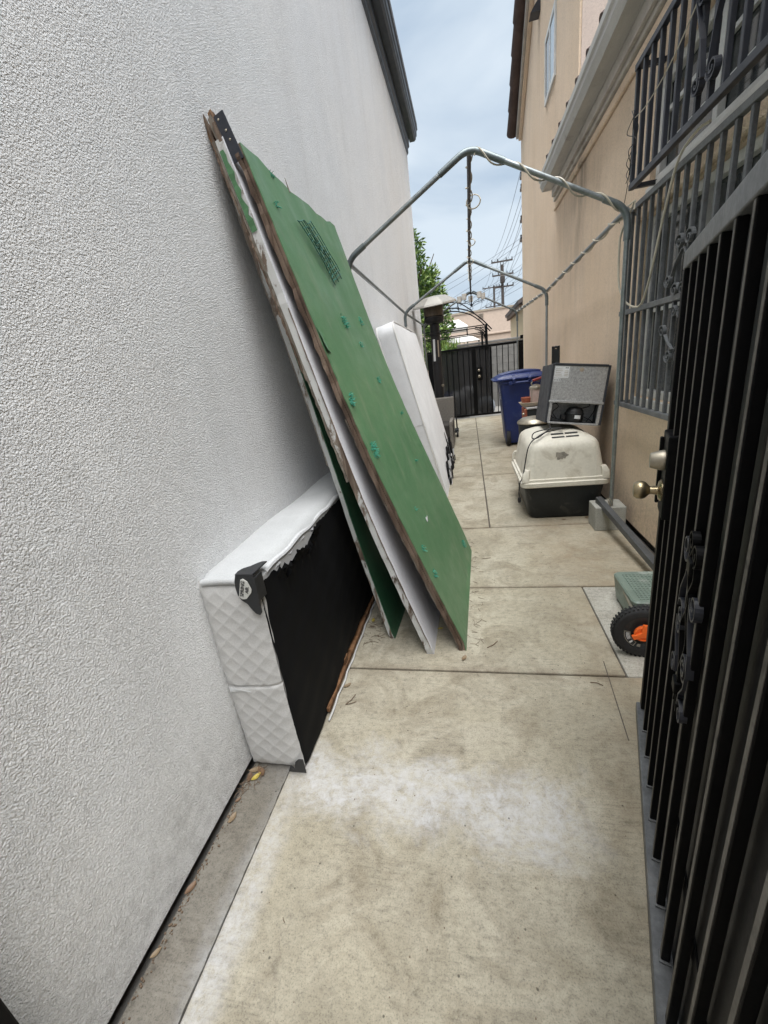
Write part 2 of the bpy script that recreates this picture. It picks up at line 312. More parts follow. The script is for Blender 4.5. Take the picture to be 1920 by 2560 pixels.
# ---------------------------------------------------------------- mesh helpers
class MB:
    def __init__(s): s.v = []; s.f = []
    def add(s, vs, fs):
        b = len(s.v); s.v += [Vector(v) for v in vs]; s.f += [tuple(b + i for i in f) for f in fs]; return s
    def box(s, x0, x1, y0, y1, z0, z1):
        return s.add([(x0, y0, z0), (x1, y0, z0), (x1, y1, z0), (x0, y1, z0), (x0, y0, z1), (x1, y0, z1), (x1, y1, z1), (x0, y1, z1)],
                     [(0, 3, 2, 1), (4, 5, 6, 7), (0, 1, 5, 4), (1, 2, 6, 5), (2, 3, 7, 6), (3, 0, 4, 7)])
    def obox(s, o, a, b, c):
        o, a, b, c = map(Vector, (o, a, b, c))
        vs = [o, o + a, o + a + b, o + b, o + c, o + a + c, o + a + b + c, o + b + c]
        fs = [(0, 3, 2, 1), (4, 5, 6, 7), (0, 1, 5, 4), (1, 2, 6, 5), (2, 3, 7, 6), (3, 0, 4, 7)]
        if a.cross(b).dot(c) < 0: fs = [f[::-1] for f in fs]
        return s.add(vs, fs)
    def loft(s, rings, cap0=True, cap1=True, closed=True):
        n = len(rings[0]); b = len(s.v)
        for r in rings: s.v += [Vector(p) for p in r]
        for i in range(len(rings) - 1):
            for j in range(n if closed else n - 1):
                k = (j + 1) % n; s.f.append((b + i * n + j, b + i * n + k, b + (i + 1) * n + k, b + (i + 1) * n + j))
        if cap0: s.f.append(tuple(b + j for j in range(n))[::-1])
        if cap1: s.f.append(tuple(b + (len(rings) - 1) * n + j for j in range(n)))
        return s
    def sweep(s, pts, sec, up=None, caps=True):
        pts = [Vector(p) for p in pts]; rings = []; prev = None
        for i, p in enumerate(pts):
            t = (pts[min(i + 1, len(pts) - 1)] - pts[max(i - 1, 0)]).normalized()
            if up is not None: n = Vector(up); n = (n - t * n.dot(t)).normalized()
            elif prev is None:
                n = Vector((0, 0, 1)) if abs(t.z) < .9 else Vector((1, 0, 0)); n = (n - t * n.dot(t)).normalized()
            else: n = (prev - t * prev.dot(t)).normalized()
            prev = n; b = t.cross(n)
            q = sec(i / max(1, len(pts) - 1)) if callable(sec) else sec
            rings.append([p + n * u + b * v for u, v in q])
        return s.loft(rings, caps, caps)
    def tube(s, pts, r, seg=8):
        if callable(r): return s.sweep(pts, lambda t: [(r(t) * math.cos(k * 2 * math.pi / seg), r(t) * math.sin(k * 2 * math.pi / seg)) for k in range(seg)])
        return s.sweep(pts, [(r * math.cos(k * 2 * math.pi / seg), r * math.sin(k * 2 * math.pi / seg)) for k in range(seg)])
    def ribbon(s, pts, up, w, t): return s.sweep(pts, [(-w / 2, -t / 2), (w / 2, -t / 2), (w / 2, t / 2), (-w / 2, t / 2)], up)
    def lathe(s, prof, c=(0, 0, 0), ax=(0, 0, 1), seg=24, caps=True):
        ax = Vector(ax).normalized(); u = Vector((1, 0, 0)) if abs(ax.x) < .9 else Vector((0, 1, 0)); u = (u - ax * u.dot(ax)).normalized(); v = ax.cross(u); c = Vector(c)
        return s.loft([[c + ax * z + (u * math.cos(k * 2 * math.pi / seg) + v * math.sin(k * 2 * math.pi / seg)) * max(r, 1e-4) for k in range(seg)] for r, z in prof], caps, caps)
    def prism(s, poly, ext):
        ext = Vector(ext); p = [Vector(q) for q in poly]; return s.loft([p, [q + ext for q in p]])
    def grid(s, fn, nu, nv):
        b = len(s.v)
        for i in range(nu + 1):
            for j in range(nv + 1): s.v.append(Vector(fn(i / nu, j / nv)))
        for i in range(nu):
            for j in range(nv):
                k = b + i * (nv + 1) + j; s.f.append((k, k + nv + 1, k + nv + 2, k + 1))
        return s
    def xf(s, m):
        s.v = [m @ v for v in s.v]; return s
    def build(s, name, mat, parent=None, bev=0, smooth=False, seg=2, fix=True, kind=None):
        me = bpy.data.meshes.new(name); off = Vector((0, 0, 0))
        if parent is not None:
            q = parent
            while q.parent is not None: q = q.parent
            off = q.location
        bm = bmesh.new(); vs = [bm.verts.new(v - off) for v in s.v]
        for f in s.f:
            try: bm.faces.new([vs[i] for i in f])
            except ValueError: pass
        if fix: bmesh.ops.recalc_face_normals(bm, faces=bm.faces)
        if bev:
            ed = [e for e in bm.edges if len(e.link_faces) == 2 and e.calc_face_angle(0) > .5]
            if ed: bmesh.ops.bevel(bm, geom=ed, offset=bev, segments=seg, affect='EDGES', profile=.5, clamp_overlap=True)
        bm.to_mesh(me); bm.free(); me.materials.append(M[mat])
        if smooth:
            me.polygons.foreach_set('use_smooth', [True] * len(me.polygons))
            if hasattr(me, 'set_sharp_from_angle'): me.set_sharp_from_angle(angle=R(40))
        o = bpy.data.objects.new(name, me); COL.objects.link(o)
        if parent is not None: o.parent = parent
        if kind: o['kind'] = kind
        return o

def tag(o, label, cat, group=None):
    o['label'] = label; o['category'] = cat
    if group: o['group'] = group
    return o
def thing(name, label, cat, loc, group=None):
    o = bpy.data.objects.new(name, None); COL.objects.link(o); o.location = loc; o.empty_display_size = .1
    return tag(o, label, cat, group)
def struct(o): o['kind'] = 'structure'; return o
def rrect(cx, cy, hx, hy, r, z, n=5):
    p = []
    for sx, sy, a0 in ((1, 1, 0), (-1, 1, 90), (-1, -1, 180), (1, -1, 270)):
        for k in range(n + 1):
            a = R(a0 + 90 * k / n); p.append((cx + sx * (hx - r) + r * math.cos(a), cy + sy * (hy - r) + r * math.sin(a), z))
    return p
def text(name, body, size, mat, parent, o, xa, ya, ext=.0006, al='CENTER'):
    cu = bpy.data.curves.new(name, 'FONT'); cu.body = body; cu.size = size; cu.align_x = al; cu.align_y = 'CENTER'; cu.extrude = ext
    ob = bpy.data.objects.new(name, cu); COL.objects.link(ob)
    me = bpy.data.meshes.new_from_object(ob.evaluated_get(bpy.context.evaluated_depsgraph_get()))
    bpy.data.objects.remove(ob)
    xa = Vector(xa).normalized(); ya = Vector(ya); ya = (ya - xa * ya.dot(xa)).normalized(); za = xa.cross(ya)
    q = parent
    while q.parent is not None: q = q.parent
    m = Matrix(((xa.x, ya.x, za.x, o[0] - q.location.x), (xa.y, ya.y, za.y, o[1] - q.location.y), (xa.z, ya.z, za.z, o[2] - q.location.z), (0, 0, 0, 1)))
    me.transform(m); me.materials.clear(); me.materials.append(M[mat]); me.name = name
    r = bpy.data.objects.new(name, me); COL.objects.link(r); r.parent = parent; return r
def helix(p0, p1, r, turns, n=14, ph=0, jit=0.0, seed=1):
    rd = random.Random(seed); p0, p1 = Vector(p0), Vector(p1); t = (p1 - p0).normalized()
    u = t.orthogonal().normalized(); v = t.cross(u); out = []; m = int(turns * n)
    for i in range(m + 1):
        a = ph + 2 * math.pi * i / n; rr = r + jit * (math.sin(a * .37 + seed) * .5 + .5)
        out.append(p0 + (p1 - p0) * (i / m) + (u * math.cos(a) + v * math.sin(a)) * rr)
    return out
def smooth_path(pts, n=8):
    P = [Vector(p) for p in pts]; out = []
    for i in range(len(P) - 1):
        a, b, c, d = P[max(i - 1, 0)], P[i], P[i + 1], P[min(i + 2, len(P) - 1)]
        for k in range(n):
            t = k / n; out.append(.5 * ((2 * b) + (c - a) * t + (2 * a - 5 * b + 4 * c - d) * t * t + (3 * b - a - 3 * c + d) * t ** 3))
    return out + [P[-1]]

LW, RW = -.915, 1.19
# ================================================================ GROUND
g = struct(MB().box(-300, 300, -100, 900, -.30, -.06).build('ground', 'asphalt'))
pv = struct(MB().box(LW + .02, RW, -5, 11.02, -.058, -.016).build('pavement', 'joint'))
rs = random.Random(3)
def slab(x0, x1, y0, y1, mat='concrete', z=0.0, gap=.0055):
    m = MB(); nx, ny = 14, max(6, int((y1 - y0) * 14))
    x0 += gap; x1 -= gap; y0 += gap; y1 -= gap
    m.box(x0, x1, y0, y1, -.05, z); o = m.build('slab', mat, pv, bev=.006, seg=2); return o
YJ = [-5, 1.645, 2.435, 3.468]
for a, b in zip(YJ[:-1], YJ[1:]):
    if b > 2 and a < 2.4: slab(-.755, .618, a, b); slab(.618, RW - .03, a, b, 'concrete_patch', -.003, .002)
    elif b < 2: slab(-.755, RW - .03, a, b)
    else: slab(LW + .01, RW - .03, a, b)
for a, b in ((3.468, 5.245), (5.245, 7.005), (7.005, 8.8), (8.8, 11.0)):
    slab(LW + .01, .112, a, b); slab(.112, RW - .03, a, b)
# strip beside the white wall, its edge to the main slab broken and uneven
m = MB(); top = []; xs = []
for i in range(361):
    y = -5 + i * (7.4 / 360); xs.append((-.7465 + .001 * math.sin(y * 9) + rs.uniform(-.0035, .001), y))
poly = [(LW + .012, -5)] + xs + [(LW + .012, 2.4)]
m.prism([(x - (.004 if i not in (0, len(poly) - 1) else 0), y, -.05) for i, (x, y) in enumerate(poly)], (0, 0, .0495)).build('slab', 'concrete_grey', pv)
# saw cut near the patch
MB().obox((.508, 1.30, .0002), (.036, .44, 0), (.004, 0, 0), (0, 0, .0008)).build('saw_cut', 'joint', pv)
# far lane beyond the gate
struct(MB().box(-8, 12, 11.03, 24, -.055, -.03).build('lane', 'asphalt'))

# ================================================================ LEFT BUILDING
b = thing('white_building', 'tall white stucco building with dark eave along the left side', 'building', (-3.4, 4.2, 0))
MB().box(-6, LW, -5, 9.47, .022, 5.3).build('wall', 'stucco_white', b)
MB().box(-6, LW - .018, -5, 9.45, 0, .021).build('base_strip', 'screed', b)
def profile_y(prof, y0, y1): return MB().prism([(x, y0, z) for x, z in prof], (0, y1 - y0, 0))
profile_y([(-1.0, 5.14), (-.912, 5.14), (-.888, 5.17), (-.888, 5.235), (-.862, 5.26), (-.862, 5.40), (-1.0, 5.40)], -5, 9.50).build('eave_moulding', 'eave_dark', b)
profile_y([(-.861, 5.37), (-.77, 5.37), (-.742, 5.395), (-.735, 5.43), (-.722, 5.44), (-.715, 5.52), (-.700, 5.53), (-.700, 5.56), (-.861, 5.56)], -5, 9.62).build('gutter', 'eave_dark', b)
MB().obox((-.70, -5, 5.565), (0, 14.6, 0), (-3, 0, .9), (0, 0, .05)).build('roof', 'tile_grey', b)

# ================================================================ RIGHT BUILDING
rb = thing('beige_building', 'beige stucco building with gutter and tiled roof along the right side', 'building', (3.5, 4.5, 0))
# lower wall with two window openings
WY0, WY1 = .9, 3.475
lo, hi, lo2, hi2 = 1.0, 2.13, 2.30, 2.84
wl = MB()
for y0, y1, z0, z1 in ((WY1, 10.1, .03, 5.25), (-5, WY0, .03, 3.3), (WY0, WY1, .03, lo), (WY0, WY1, hi, lo2), (WY0, WY1, hi2, 3.3)):
    if y0 == WY1:
        wl.box(RW, RW + .2, y0, 5.52, z0, 3.3); wl.box(RW, 6, 5.52, 10.1, z0, z1)
    else: wl.box(RW, RW + .2, y0, y1, z0, z1)
wl.build('wall', 'stucco_beige', rb)
MB().box(RW + .012, RW + .1, -5, 10.05, 0, .029).build('base_strip', 'screed', rb)
MB().prism([(RW, 5.52, 5.25), (RW, 10.1, 5.25), (RW, 7.81, 6.70)], (4.8, 0, 0)).build('gable_wall', 'stucco_beige', rb)
MB().box(RW + .02, 6, 5.505, 5.519, 3.2, 5.25).build('end_wall', 'stucco_shaded', rb)  # thin sheet over the block's end face, painted darker for shade
MB().box(RW + .21, 5.9, -4.95, 5.5, 0, 3.1).build('inner_wall', 'screed', rb)
MB().box(RW - .035, RW - .001, WY0 - .3, WY1 + .13, 2.135, 2.262).build('band', 'stucco_beige', rb, bev=.012)
# windows
def window(y0, y1, z0, z1, nm, nh):
    MB().box(RW + .075, RW + .08, y0, y1, z0, z1).build('pane', 'glass', nm)
    f = MB()
    for a, b_, c, d in ((y0, y1, z0, z0 + .05), (y0, y1, z1 - .05, z1), (y0, y0 + .05, z0 + .05, z1 - .05), (y1 - .05, y1, z0 + .05, z1 - .05)):
        f.box(RW + .03, RW + .074, a, b_, c, d)
    f.build('frame', 'frame_white', nm, bev=.006)
    k = y0 + .05; n = 4; wd = (y1 - y0 - .1) / n
    for i in range(1, n): MB().box(RW + .035, RW + .072, k + i * wd - .022, k + i * wd + .022, z0 + .05, z1 - .05).build('mullion', 'frame_white', nm, bev=.004)
    for i in range(1, nh + 1):
        zz = z0 + (z1 - z0) * i / (nh + 1); MB().box(RW + .052, RW + .071, y0 + .05, y1 - .05, zz - .011, zz + .011).build('muntin', 'frame_white', nm)
    MB().grid(lambda u, v: (RW + .13 + .012 * math.sin(u * 60), y0 + .1 + u * (y1 - y0) * .45, z0 + v * (z1 - z0)), 60, 1).build('curtain', 'curtain', nm)
w1 = MB().box(RW - .012, RW + .028, WY0 - .03, WY1 + .03, lo - .06, lo - .002).build('window', 'frame_white', rb, bev=.006)
window(WY0, WY1, lo, hi, w1, 1)
w2 = MB().box(RW - .012, RW + .028, WY0 - .03, WY1 + .03, lo2 - .03, lo2 - .002).build('window', 'frame_white', rb, bev=.006)
window(WY0, WY1, lo2, hi2, w2, 2)
# gutter, fascia and frieze under the low roof
profile_y([(1.0, 3.235), (1.105, 3.235), (1.105, 3.375), (1.095, 3.375), (1.095, 3.25), (1.01, 3.25), (.985, 3.30), (.985, 3.33), (.972, 3.345), (.972, 3.385), (.958, 3.385), (.958, 3.34), (.972, 3.325), (.972, 3.29)], -5, 6.42).build('gutter', 'gutter', rb)
MB().box(1.107, 1.138, -5, 6.40, 3.155, 3.35).build('fascia', 'fascia', rb, bev=.004)
MB().box(1.139, 1.172, -5, 6.48, 3.125, 3.235).build('frieze', 'fascia', rb, bev=.006)
MB().box(1.160, RW - .0015, -5, 6.60, 3.055, 3.12).build('frieze', 'stucco_beige', rb, bev=.01)
MB().obox((1.0, -5, 3.375), (0, 10.5, 0), (3.0, 0, 1.1), (0, 0, .03)).build('roof', 'tile', rb)
MB().obox((1.0, 5.52, 3.375), (0, .68, 0), (.189, 0, .07), (0, 0, .03)).build('roof', 'tile', rb)
MB().obox((1.0, 5.60, 6.72 - 1.44), (0, 2.21, 1.435), (5, 0, 0), (0, 0, .03)).build('roof', 'tile', rb)
tl = MB().lathe([(.060, 0), (.063, .01), (.055, .34), (.05, .345)], (0, 0, 0), (1, 0, .42), 12); tme = None
for i in range(17):
    y = .5 + i * .345
    if tme is None:
        o = tl.xf(Matrix.Translation(Vector((3.5, 4.5, 0)))).build('roof_tile', 'tile', rb, smooth=True); tme = o
    else: o = tme.copy(); COL.objects.link(o)
    o.location = (1.0 - 3.5, y - 4.5, 3.412); o.rotation_euler = (0, 0, R(rs.uniform(-2, 2)))
# rake of the tall gable with barge tiles
RA, RB_ = Vector((1.0, 10.02, 5.30)), Vector((1.0, 7.81, 6.735)); rd_ = (RB_ - RA).normalized()
up_ = Vector((0, -rd_.z, rd_.y)) * -1
if up_.z < 0: up_ = -up_
MB().obox(RA + Vector((.085, 0, -.02)), (RB_ - RA), (.035, 0, 0), up_ * -.15).build('barge_board', 'fascia', rb, bev=.004)
MB().obox(RA + Vector((.125, .02, -.02)), (RB_ - RA), (.062, 0, 0), up_ * -.19).build('barge_trim', 'stucco_beige', rb, bev=.008)
MB().obox(RA + Vector((.0, 0, .02)), (RB_ - RA), (5, 0, 0), up_ * .03).build('roof', 'tile', rb)
for i in range(7):
    p = RA + rd_ * (i * .395 - .05)
    MB().lathe([(.098, 0), (.102, .012), (.086, .44), (.05, .445)], p + Vector((.03, 0, .0)) + up_ * .035, rd_ - up_ * .035, 14).build('roof_tile', 'tile', rb, smooth=True)
# upper window and wall lamp
uw = MB()
for y0, y1, z0, z1 in ((6.66, 7.34, 4.45, 4.50), (6.66, 7.34, 5.08, 5.13), (6.66, 6.70, 4.50, 5.08), (7.30, 7.34, 4.50, 5.08), (6.99, 7.02, 4.50, 5.08)):
    uw.box(RW - .022, RW - .001, y0, y1, z0, z1)
uwo = uw.build('window', 'frame_white', rb)
MB().box(RW - .012, RW - .004, 6.70, 6.99, 4.50, 5.08).build('pane', 'glass_pale', uwo)
MB().box(RW - .012, RW - .004, 7.02, 7.30, 4.50, 5.08).build('pane', 'glass', uwo)
lamp = MB().prism([(RW - .001, 7.80, 5.86), (RW - .001, 7.80, 5.70), (RW - .13, 7.80, 5.70), (RW - .10, 7.80, 5.74)], (0, .17, 0)).build('wall_lamp', 'iron_blue')
tag(lamp, 'small dark wedge shaped lamp high on the beige gable wall', 'wall lamp')

# ---------------------------------------------------------------- window grilles
def spiral(c, u, v, r0, turns, n=22, dirn=1, a0=0, r1=.15):
    out = []
    for i in range(n + 1):
        t = i / n; a = a0 + dirn * turns * 2 * math.pi * t; r = r0 * (1 - (1 - r1) * t)
        out.append(Vector(c) + u * (r * math.cos(a)) + v * (r * math.sin(a)))
    return out
def s_scroll(c, u, v, ln, r, w, th, nrm, flip=1):
    """an S of flat bar: spiral, shank, spiral"""
    c = Vector(c); u = u * flip
    a = spiral(c + v * (ln / 2 - r) + u * r * .2, u, v, r, 1.35, 26, 1, math.pi, .18)[::-1]
    b_ = spiral(c - v * (ln / 2 - r) - u * r * .2, u, v, r, 1.35, 26, 1, 0, .18)
    return MB().ribbon(a + [c + v * (ln * .12) - u * r * .55, c, c - v * (ln * .12) + u * r * .55] + b_, nrm, w, th)
def grille(name, label, x, y0, y1, z0, z1, rails, bars, th, mat, railmat=None, ret=.0):
    t_ = thing(name, label, 'window grille', (x, (y0 + y1) / 2, z0)); railmat = railmat or mat
    for z in [z0, z1] + rails:
        MB().box(x - .016, x + .016, y0, y1, z - .016, z + .016).build('rail', railmat, t_, bev=.003)
    n = bars
    for i in range(n):
        y = y1 - .016 - i * (y1 - y0 - .032) / (n - 1)
        zs = sorted([z0, z1] + rails)
        for za, zb in zip(zs[:-1], zs[1:]):
            MB().box(x - th / 2, x + th / 2, y - th / 2, y + th / 2, za + .0165, zb - .0165).build('bar', mat, t_, bev=.002)
    for z in (z0, z1):
        MB().box(x + .0165, RW + .01 if z0 < 2 else RW - .002, y1 - .03, y1 - .005, z - .012, z + .012).build('bracket', railmat, t_)
    return t_
g1 = grille('window_grille', 'grey iron window grille with scrolls on the lower beige wall window', 1.10, 1.25, 3.58, .955, 2.19, [1.58], 23, .02, 'iron_grey', 'iron_rail')
uY, uZ, nX = Vector((0, 1, 0)), Vector((0, 0, 1)), Vector((1, 0, 0))
def curl(c, r, a0, dirn, w, th, mat, par):
    MB().ribbon(spiral(c, uY, uZ, r, 1.6, 30, dirn, a0, .12), nX, w, th).build('scroll', mat, par)
for yc, zc, r, a0, dr in ((2.694, 1.837, .040, 0, 1), (2.594, 1.838, .040, math.pi, -1), (2.793, 1.674, .036, 0, -1), (2.70, 1.616, .036, math.pi, -1), (2.617, 1.612, .036, 0, 1), (2.50, 1.674, .036, math.pi, 1), (2.684, 1.519, .032, math.pi, 1), (2.61, 1.507, .032, 0, -1), (2.809, 1.419, .036, 0, 1), (2.708, 1.29, .040, 0, -1), (2.594, 1.29, .040, math.pi, 1), (2.49, 1.419, .036, math.pi, -1)):
    curl((1.085, yc, zc), r, a0, dr, .018, .006, 'iron_grey', g1)
for ya, za, yb, zb in ((2.655, 1.80, 2.757, 1.69), (2.632, 1.80, 2.53, 1.69), (2.67, 1.32, 2.775, 1.40), (2.632, 1.32, 2.525, 1.40)):
    MB().ribbon([(1.085, ya, za), (1.085, (ya + yb) / 2 + .01, (za + zb) / 2), (1.085, yb, zb)], nX, .016, .006).build('scroll_stem', 'iron_grey', g1)
g2 = grille('window_grille', 'black iron window grille projecting under the gutter on upper window', 1.05, 1.1, 3.37, 2.29, 2.875, [], 21, .022, 'iron_blue')
MB().ribbon([(1.035, 2.60, 2.70), (1.035, 2.535, 2.55), (1.035, 2.505, 2.41)], nX, .022, .007).build('scroll_stem', 'iron_blue', g2)
MB().ribbon([(1.035, 2.36, 2.70), (1.035, 2.425, 2.55), (1.035, 2.455, 2.41)], nX, .022, .007).build('scroll_stem', 'iron_blue', g2)
for yc, zc, r, a0, dr in ((2.413, 2.401, .042, 0, -1), (2.543, 2.402, .038, math.pi, 1), (2.56, 2.70, .036, 0, 1), (2.40, 2.70, .036, math.pi, -1)):
    curl((1.035, yc, zc), r, a0, dr, .026, .008, 'iron_blue', g2)
# loose wires tangled on the upper grille
m = MB()
rw_ = random.Random(5)
for k in range(3):
    pts = [(1.03 + rw_.uniform(-.02, .02), 3.33 + rw_.uniform(-.05, .05), 2.32 + i * .05) for i in range(8)]
    m.tube(smooth_path(pts, 5), .0022, 5)
m.tube(smooth_path([(1.02, 3.3, 2.62), (1.08, 3.5, 2.50), (1.14, 3.75, 2.36), (1.18, 4.0, 2.24)], 6), .0022, 5)
tag(m.build('loose_wire', 'cord_black'), 'thin dark loose wires tangled at corner of the upper grille', 'wire')
m = MB().tube(smooth_path([(1.03, 3.30, 2.62), (1.028, 3.1, 2.60), (1.028, 2.8, 2.64), (1.03, 2.5, 2.76), (1.03, 2.3, 2.86)], 8), .003, 5)
tag(m.build('white_wire', 'cord_clear'), 'thin white wire strung across the upper window grille', 'wire')

# ================================================================ IRON GATE IN THE FOREGROUND
gs = Vector((-.2837, -.9589, 0)); gn = Vector((-.9589, .2837, 0))     # along the gate towards the lens; outward normal
FOOT = Vector((.583, 1.446, 0)) + gn * .148 * 0
F0 = Vector((0, 0, 0)) - gn * 0
def gp(s, D, z): return -gn * D - gs * (1.552 - s) + Vector((0, 0, z))
gate = thing('security_gate', 'black iron security gate standing open beside the camera', 'gate', gp(.75, .18, 0))
def gbox(name, s0, s1, D0, D1, z0, z1, mat, bev=.002, par=None):
    return MB().obox(gp(s0, D0, z0), gs * (s1 - s0), -gn * (D1 - D0), (0, 0, z1 - z0)).build(name, mat, par or gate, bev=bev)
gbox('bottom_rail', 0, 1.6, .147, .205, .012, .05, 'iron_rail', .004)
gbox('top_rail', 0, 1.6, .160, .205, 1.562, 1.606, 'iron_rail', .003)
gbox('stile', 0, .04, .160, .200, .0505, 1.5615, 'iron', .003)
gbox('screen', .0405, 1.58, .1865, .190, .0505, 1.5615, 'screen', 0)
GB = [.14 + .1135 * i for i in range(13)]
for i, s in enumerate(GB):
    gbox('bar', s - .008, s + .008, .163, .180, .0505, 1.5615, 'iron', .002)
    gbox('bar_lit_face', s - .0062, s + .0062, .1622, .1629, .0515, 1.560, 'iron_lit', 0)  # thin pale strip painting the lit line along the bar's outer face
    gbox('weld', s - .013, s + .013, .159, .184, .0502, .056, 'iron_rail', .002)
gbox('cross_rail', .041, 1.6, .1825, .1862, .30, .34, 'iron', .001)
# scroll work between the bars
uS, uZ = -gs, Vector((0, 0, 1))
for (s, z, ln, r, fl) in ((.575, .90, .22, .034, 1), (.690, .83, .22, .034, -1), (.575, .74, .18, .03, -1), (.690, .70, .16, .028, 1)):
    s_scroll(gp(s, .163, z), uS, uZ, ln, r, .014, .004, gn, fl).build('scroll', 'iron_blue', gate)
MB().ribbon(smooth_path([gp(.632, .163, 1.0), gp(.60, .163, .95), gp(.64, .163, .88), gp(.60, .163, .80), gp(.64, .163, .70), gp(.62, .163, .62)], 6), gn, .012, .004).build('scroll_stem', 'iron', gate)
MB().ribbon(smooth_path([gp(.632, .163, 1.0), gp(.665, .163, .95), gp(.625, .163, .88), gp(.668, .163, .80), gp(.63, .163, .70), gp(.66, .163, .62)], 6), gn, .012, .004).build('scroll_stem', 'iron', gate)
for s, z in ((.61, 1.005), (.655, .995)):
    MB().ribbon(spiral(gp(s, .163, z), uS, uZ, .026, 1.4, 26, 1 if s < .63 else -1, R(270), .2), gn, .014, .004).build('scroll', 'iron', gate)
gbox('collar', .615, .65, .152, .17, .945, .975, 'iron', .003)
gbox('collar', .615, .65, .152, .17, .655, .685, 'iron', .003)
# lock box, deadbolt and knob
lb = gbox('lock_box', .041, .165, .150, .186, .88, 1.13, 'iron', .004)
gbox('lock_lip', .043, .06, .140, .1495, .90, 1.11, 'iron', .003)
c = gp(.115, .150, 1.052)
MB().lathe([(.030, 0), (.0305, .004), (.029, .012), (.023, .034), (.021, .037), (.010, .038)], c, gn, 24).build('deadbolt', 'nickel', gate, smooth=True)
c = gp(.112, .150, .958)
MB().lathe([(.033, 0), (.033, .003), (.028, .008), (.014, .011), (.012, .03), (.017, .035), (.025, .042), (.0285, .052), (.0275, .064), (.021, .073), (.012, .075)], c, gn, 28).build('knob', 'brass', gate, smooth=True)
# gate post at the lower left, against the white wall
po = MB().box(-.912, -.832, .16, .249, 0, 1.62).build('gate_post', 'iron', bev=.004)
tag(po, 'black square steel gate post against white wall at bottom left', 'gate post')

# ================================================================ PIPE CANOPY FRAME
cf = thing('canopy_frame', 'bare galvanized pipe canopy frame spanning the alley', 'canopy frame', (.1, 6, 0))
BY = [3.25, 6.10, 9.0]; EX = (-.80, 1.006); RX = (.072, .078, .115); EZ = (2.155, 2.10, 2.155); RZ = (2.645, 2.59, 2.615)
pr = .0165; fr = .0205
def arc(p, a, b, rad, n=7):
    p, a, b = Vector(p), (Vector(a) - Vector(p)).normalized(), (Vector(b) - Vector(p)).normalized()
    out = []
    for i in range(n + 1):
        t = i / n; out.append(p + a * rad * (1 - t) ** 2 + b * rad * t ** 2)
    return out
for k, y in enumerate(BY):
    rz, ez, rx = RZ[k], EZ[k], RX[k]
    rg = Vector((rx, y, rz))
    for sx in (0, 1):
        ex = EX[sx] if not (k == 2) else (-.828, .955)[sx]
        e = Vector((ex, y, ez)); bot = Vector((ex + (.03 if (k == 0 and sx) else 0), y + (.1 if (k == 0 and sx) else 0), .195 if (k == 0 and sx) else 0))
        d = (e - rg).normalized(); dn = (bot - e).normalized()
        MB().tube([rg + d * .16, e - d * .10], pr, 10).build('rafter', 'galv', cf, smooth=True)
        MB().tube([e + dn * .16, bot], pr * .92, 10).build('post', 'galv', cf, smooth=True)
        MB().tube([e - d * .16] + arc(e, rg, bot, .09) + [e + dn * .17], fr, 12).build('elbow', 'galv_dark', cf, smooth=True)
        if k < 2:
            e2 = Vector(((EX if k == 0 else (-.828, .955))[sx], BY[k + 1], EZ[k + 1]))
            MB().tube([e + Vector((0, .02, 0)), e2 - Vector((0, .02, 0))], pr * .9, 10).build('side_pipe', 'galv', cf, smooth=True)
    dl = (Vector((EX[0], y, ez)) - rg).normalized(); dr = (Vector((EX[1], y, ez)) - rg).normalized()
    MB().tube([rg + dl * .22] + arc(rg, rg + dl, rg + dr, .08) + [rg + dr * .24], fr, 12).build('elbow', 'galv_dark', cf, smooth=True)
    if k < 2:
        MB().tube([rg + Vector((0, .02, -.012)), Vector((RX[k + 1], BY[k + 1], RZ[k + 1])) - Vector((0, .02, .012))], pr * .9, 10).build('ridge_pipe', 'iron_blue', cf, smooth=True)
# rope light wound round the pipes
m = MB()
A = Vector((RX[0], BY[0], RZ[0])); E_ = Vector((EX[1], BY[0], EZ[0])); E2 = Vector((EX[1], BY[1], EZ[1])); A2 = Vector((RX[1], BY[1], RZ[1])); A3 = Vector((RX[2], BY[2], RZ[2])); E3 = Vector((.955, BY[2], EZ[2]))
path = [A + Vector((.03, -.01, -.05))] + helix(A + (E_ - A) * .04 + Vector((0, 0, -.01)), E_ + Vector((-.03, 0, .01)), .0225, 3.6, 14, 1.0, .003, 2)
path += [E_ + Vector((.03, -.02, .03)), E_ + Vector((.02, -.04, -.02))]
m.tube(path, .0052, 6)
m.tube(helix(E_ + Vector((0, .06, 0)), E2, .0205, 7.5, 12, 0, .004, 4), .0052, 6)
m.tube(helix(E2, E3, .0205, 8, 12, 0, .006, 6), .0052, 6)
m.tube(helix(A + Vector((0, .05, 0)), A2, .0195, 8, 12, 0, .007, 3), .0052, 6)
m.tube(helix(A2, A2 + (A3 - A2) * 0.55, .0205, 6, 12, 0, .008, 8), .0052, 6)
# hanging loops
for (y, rr, cx) in ((4.05, .055, .035), (5.2, .035, .03), (6.05, .035, .02)):
    f_ = (y - 3.25) / 2.85; z = RZ[0] + (RZ[1] - RZ[0]) * min(f_, 1)
    m.tube([(RX[0] + cx + rr * math.cos(a * .33), y + .02 * math.sin(a * .2), z - .035 + rr * .9 * math.sin(a * .33)) for a in range(0, 20)], .0052, 6)
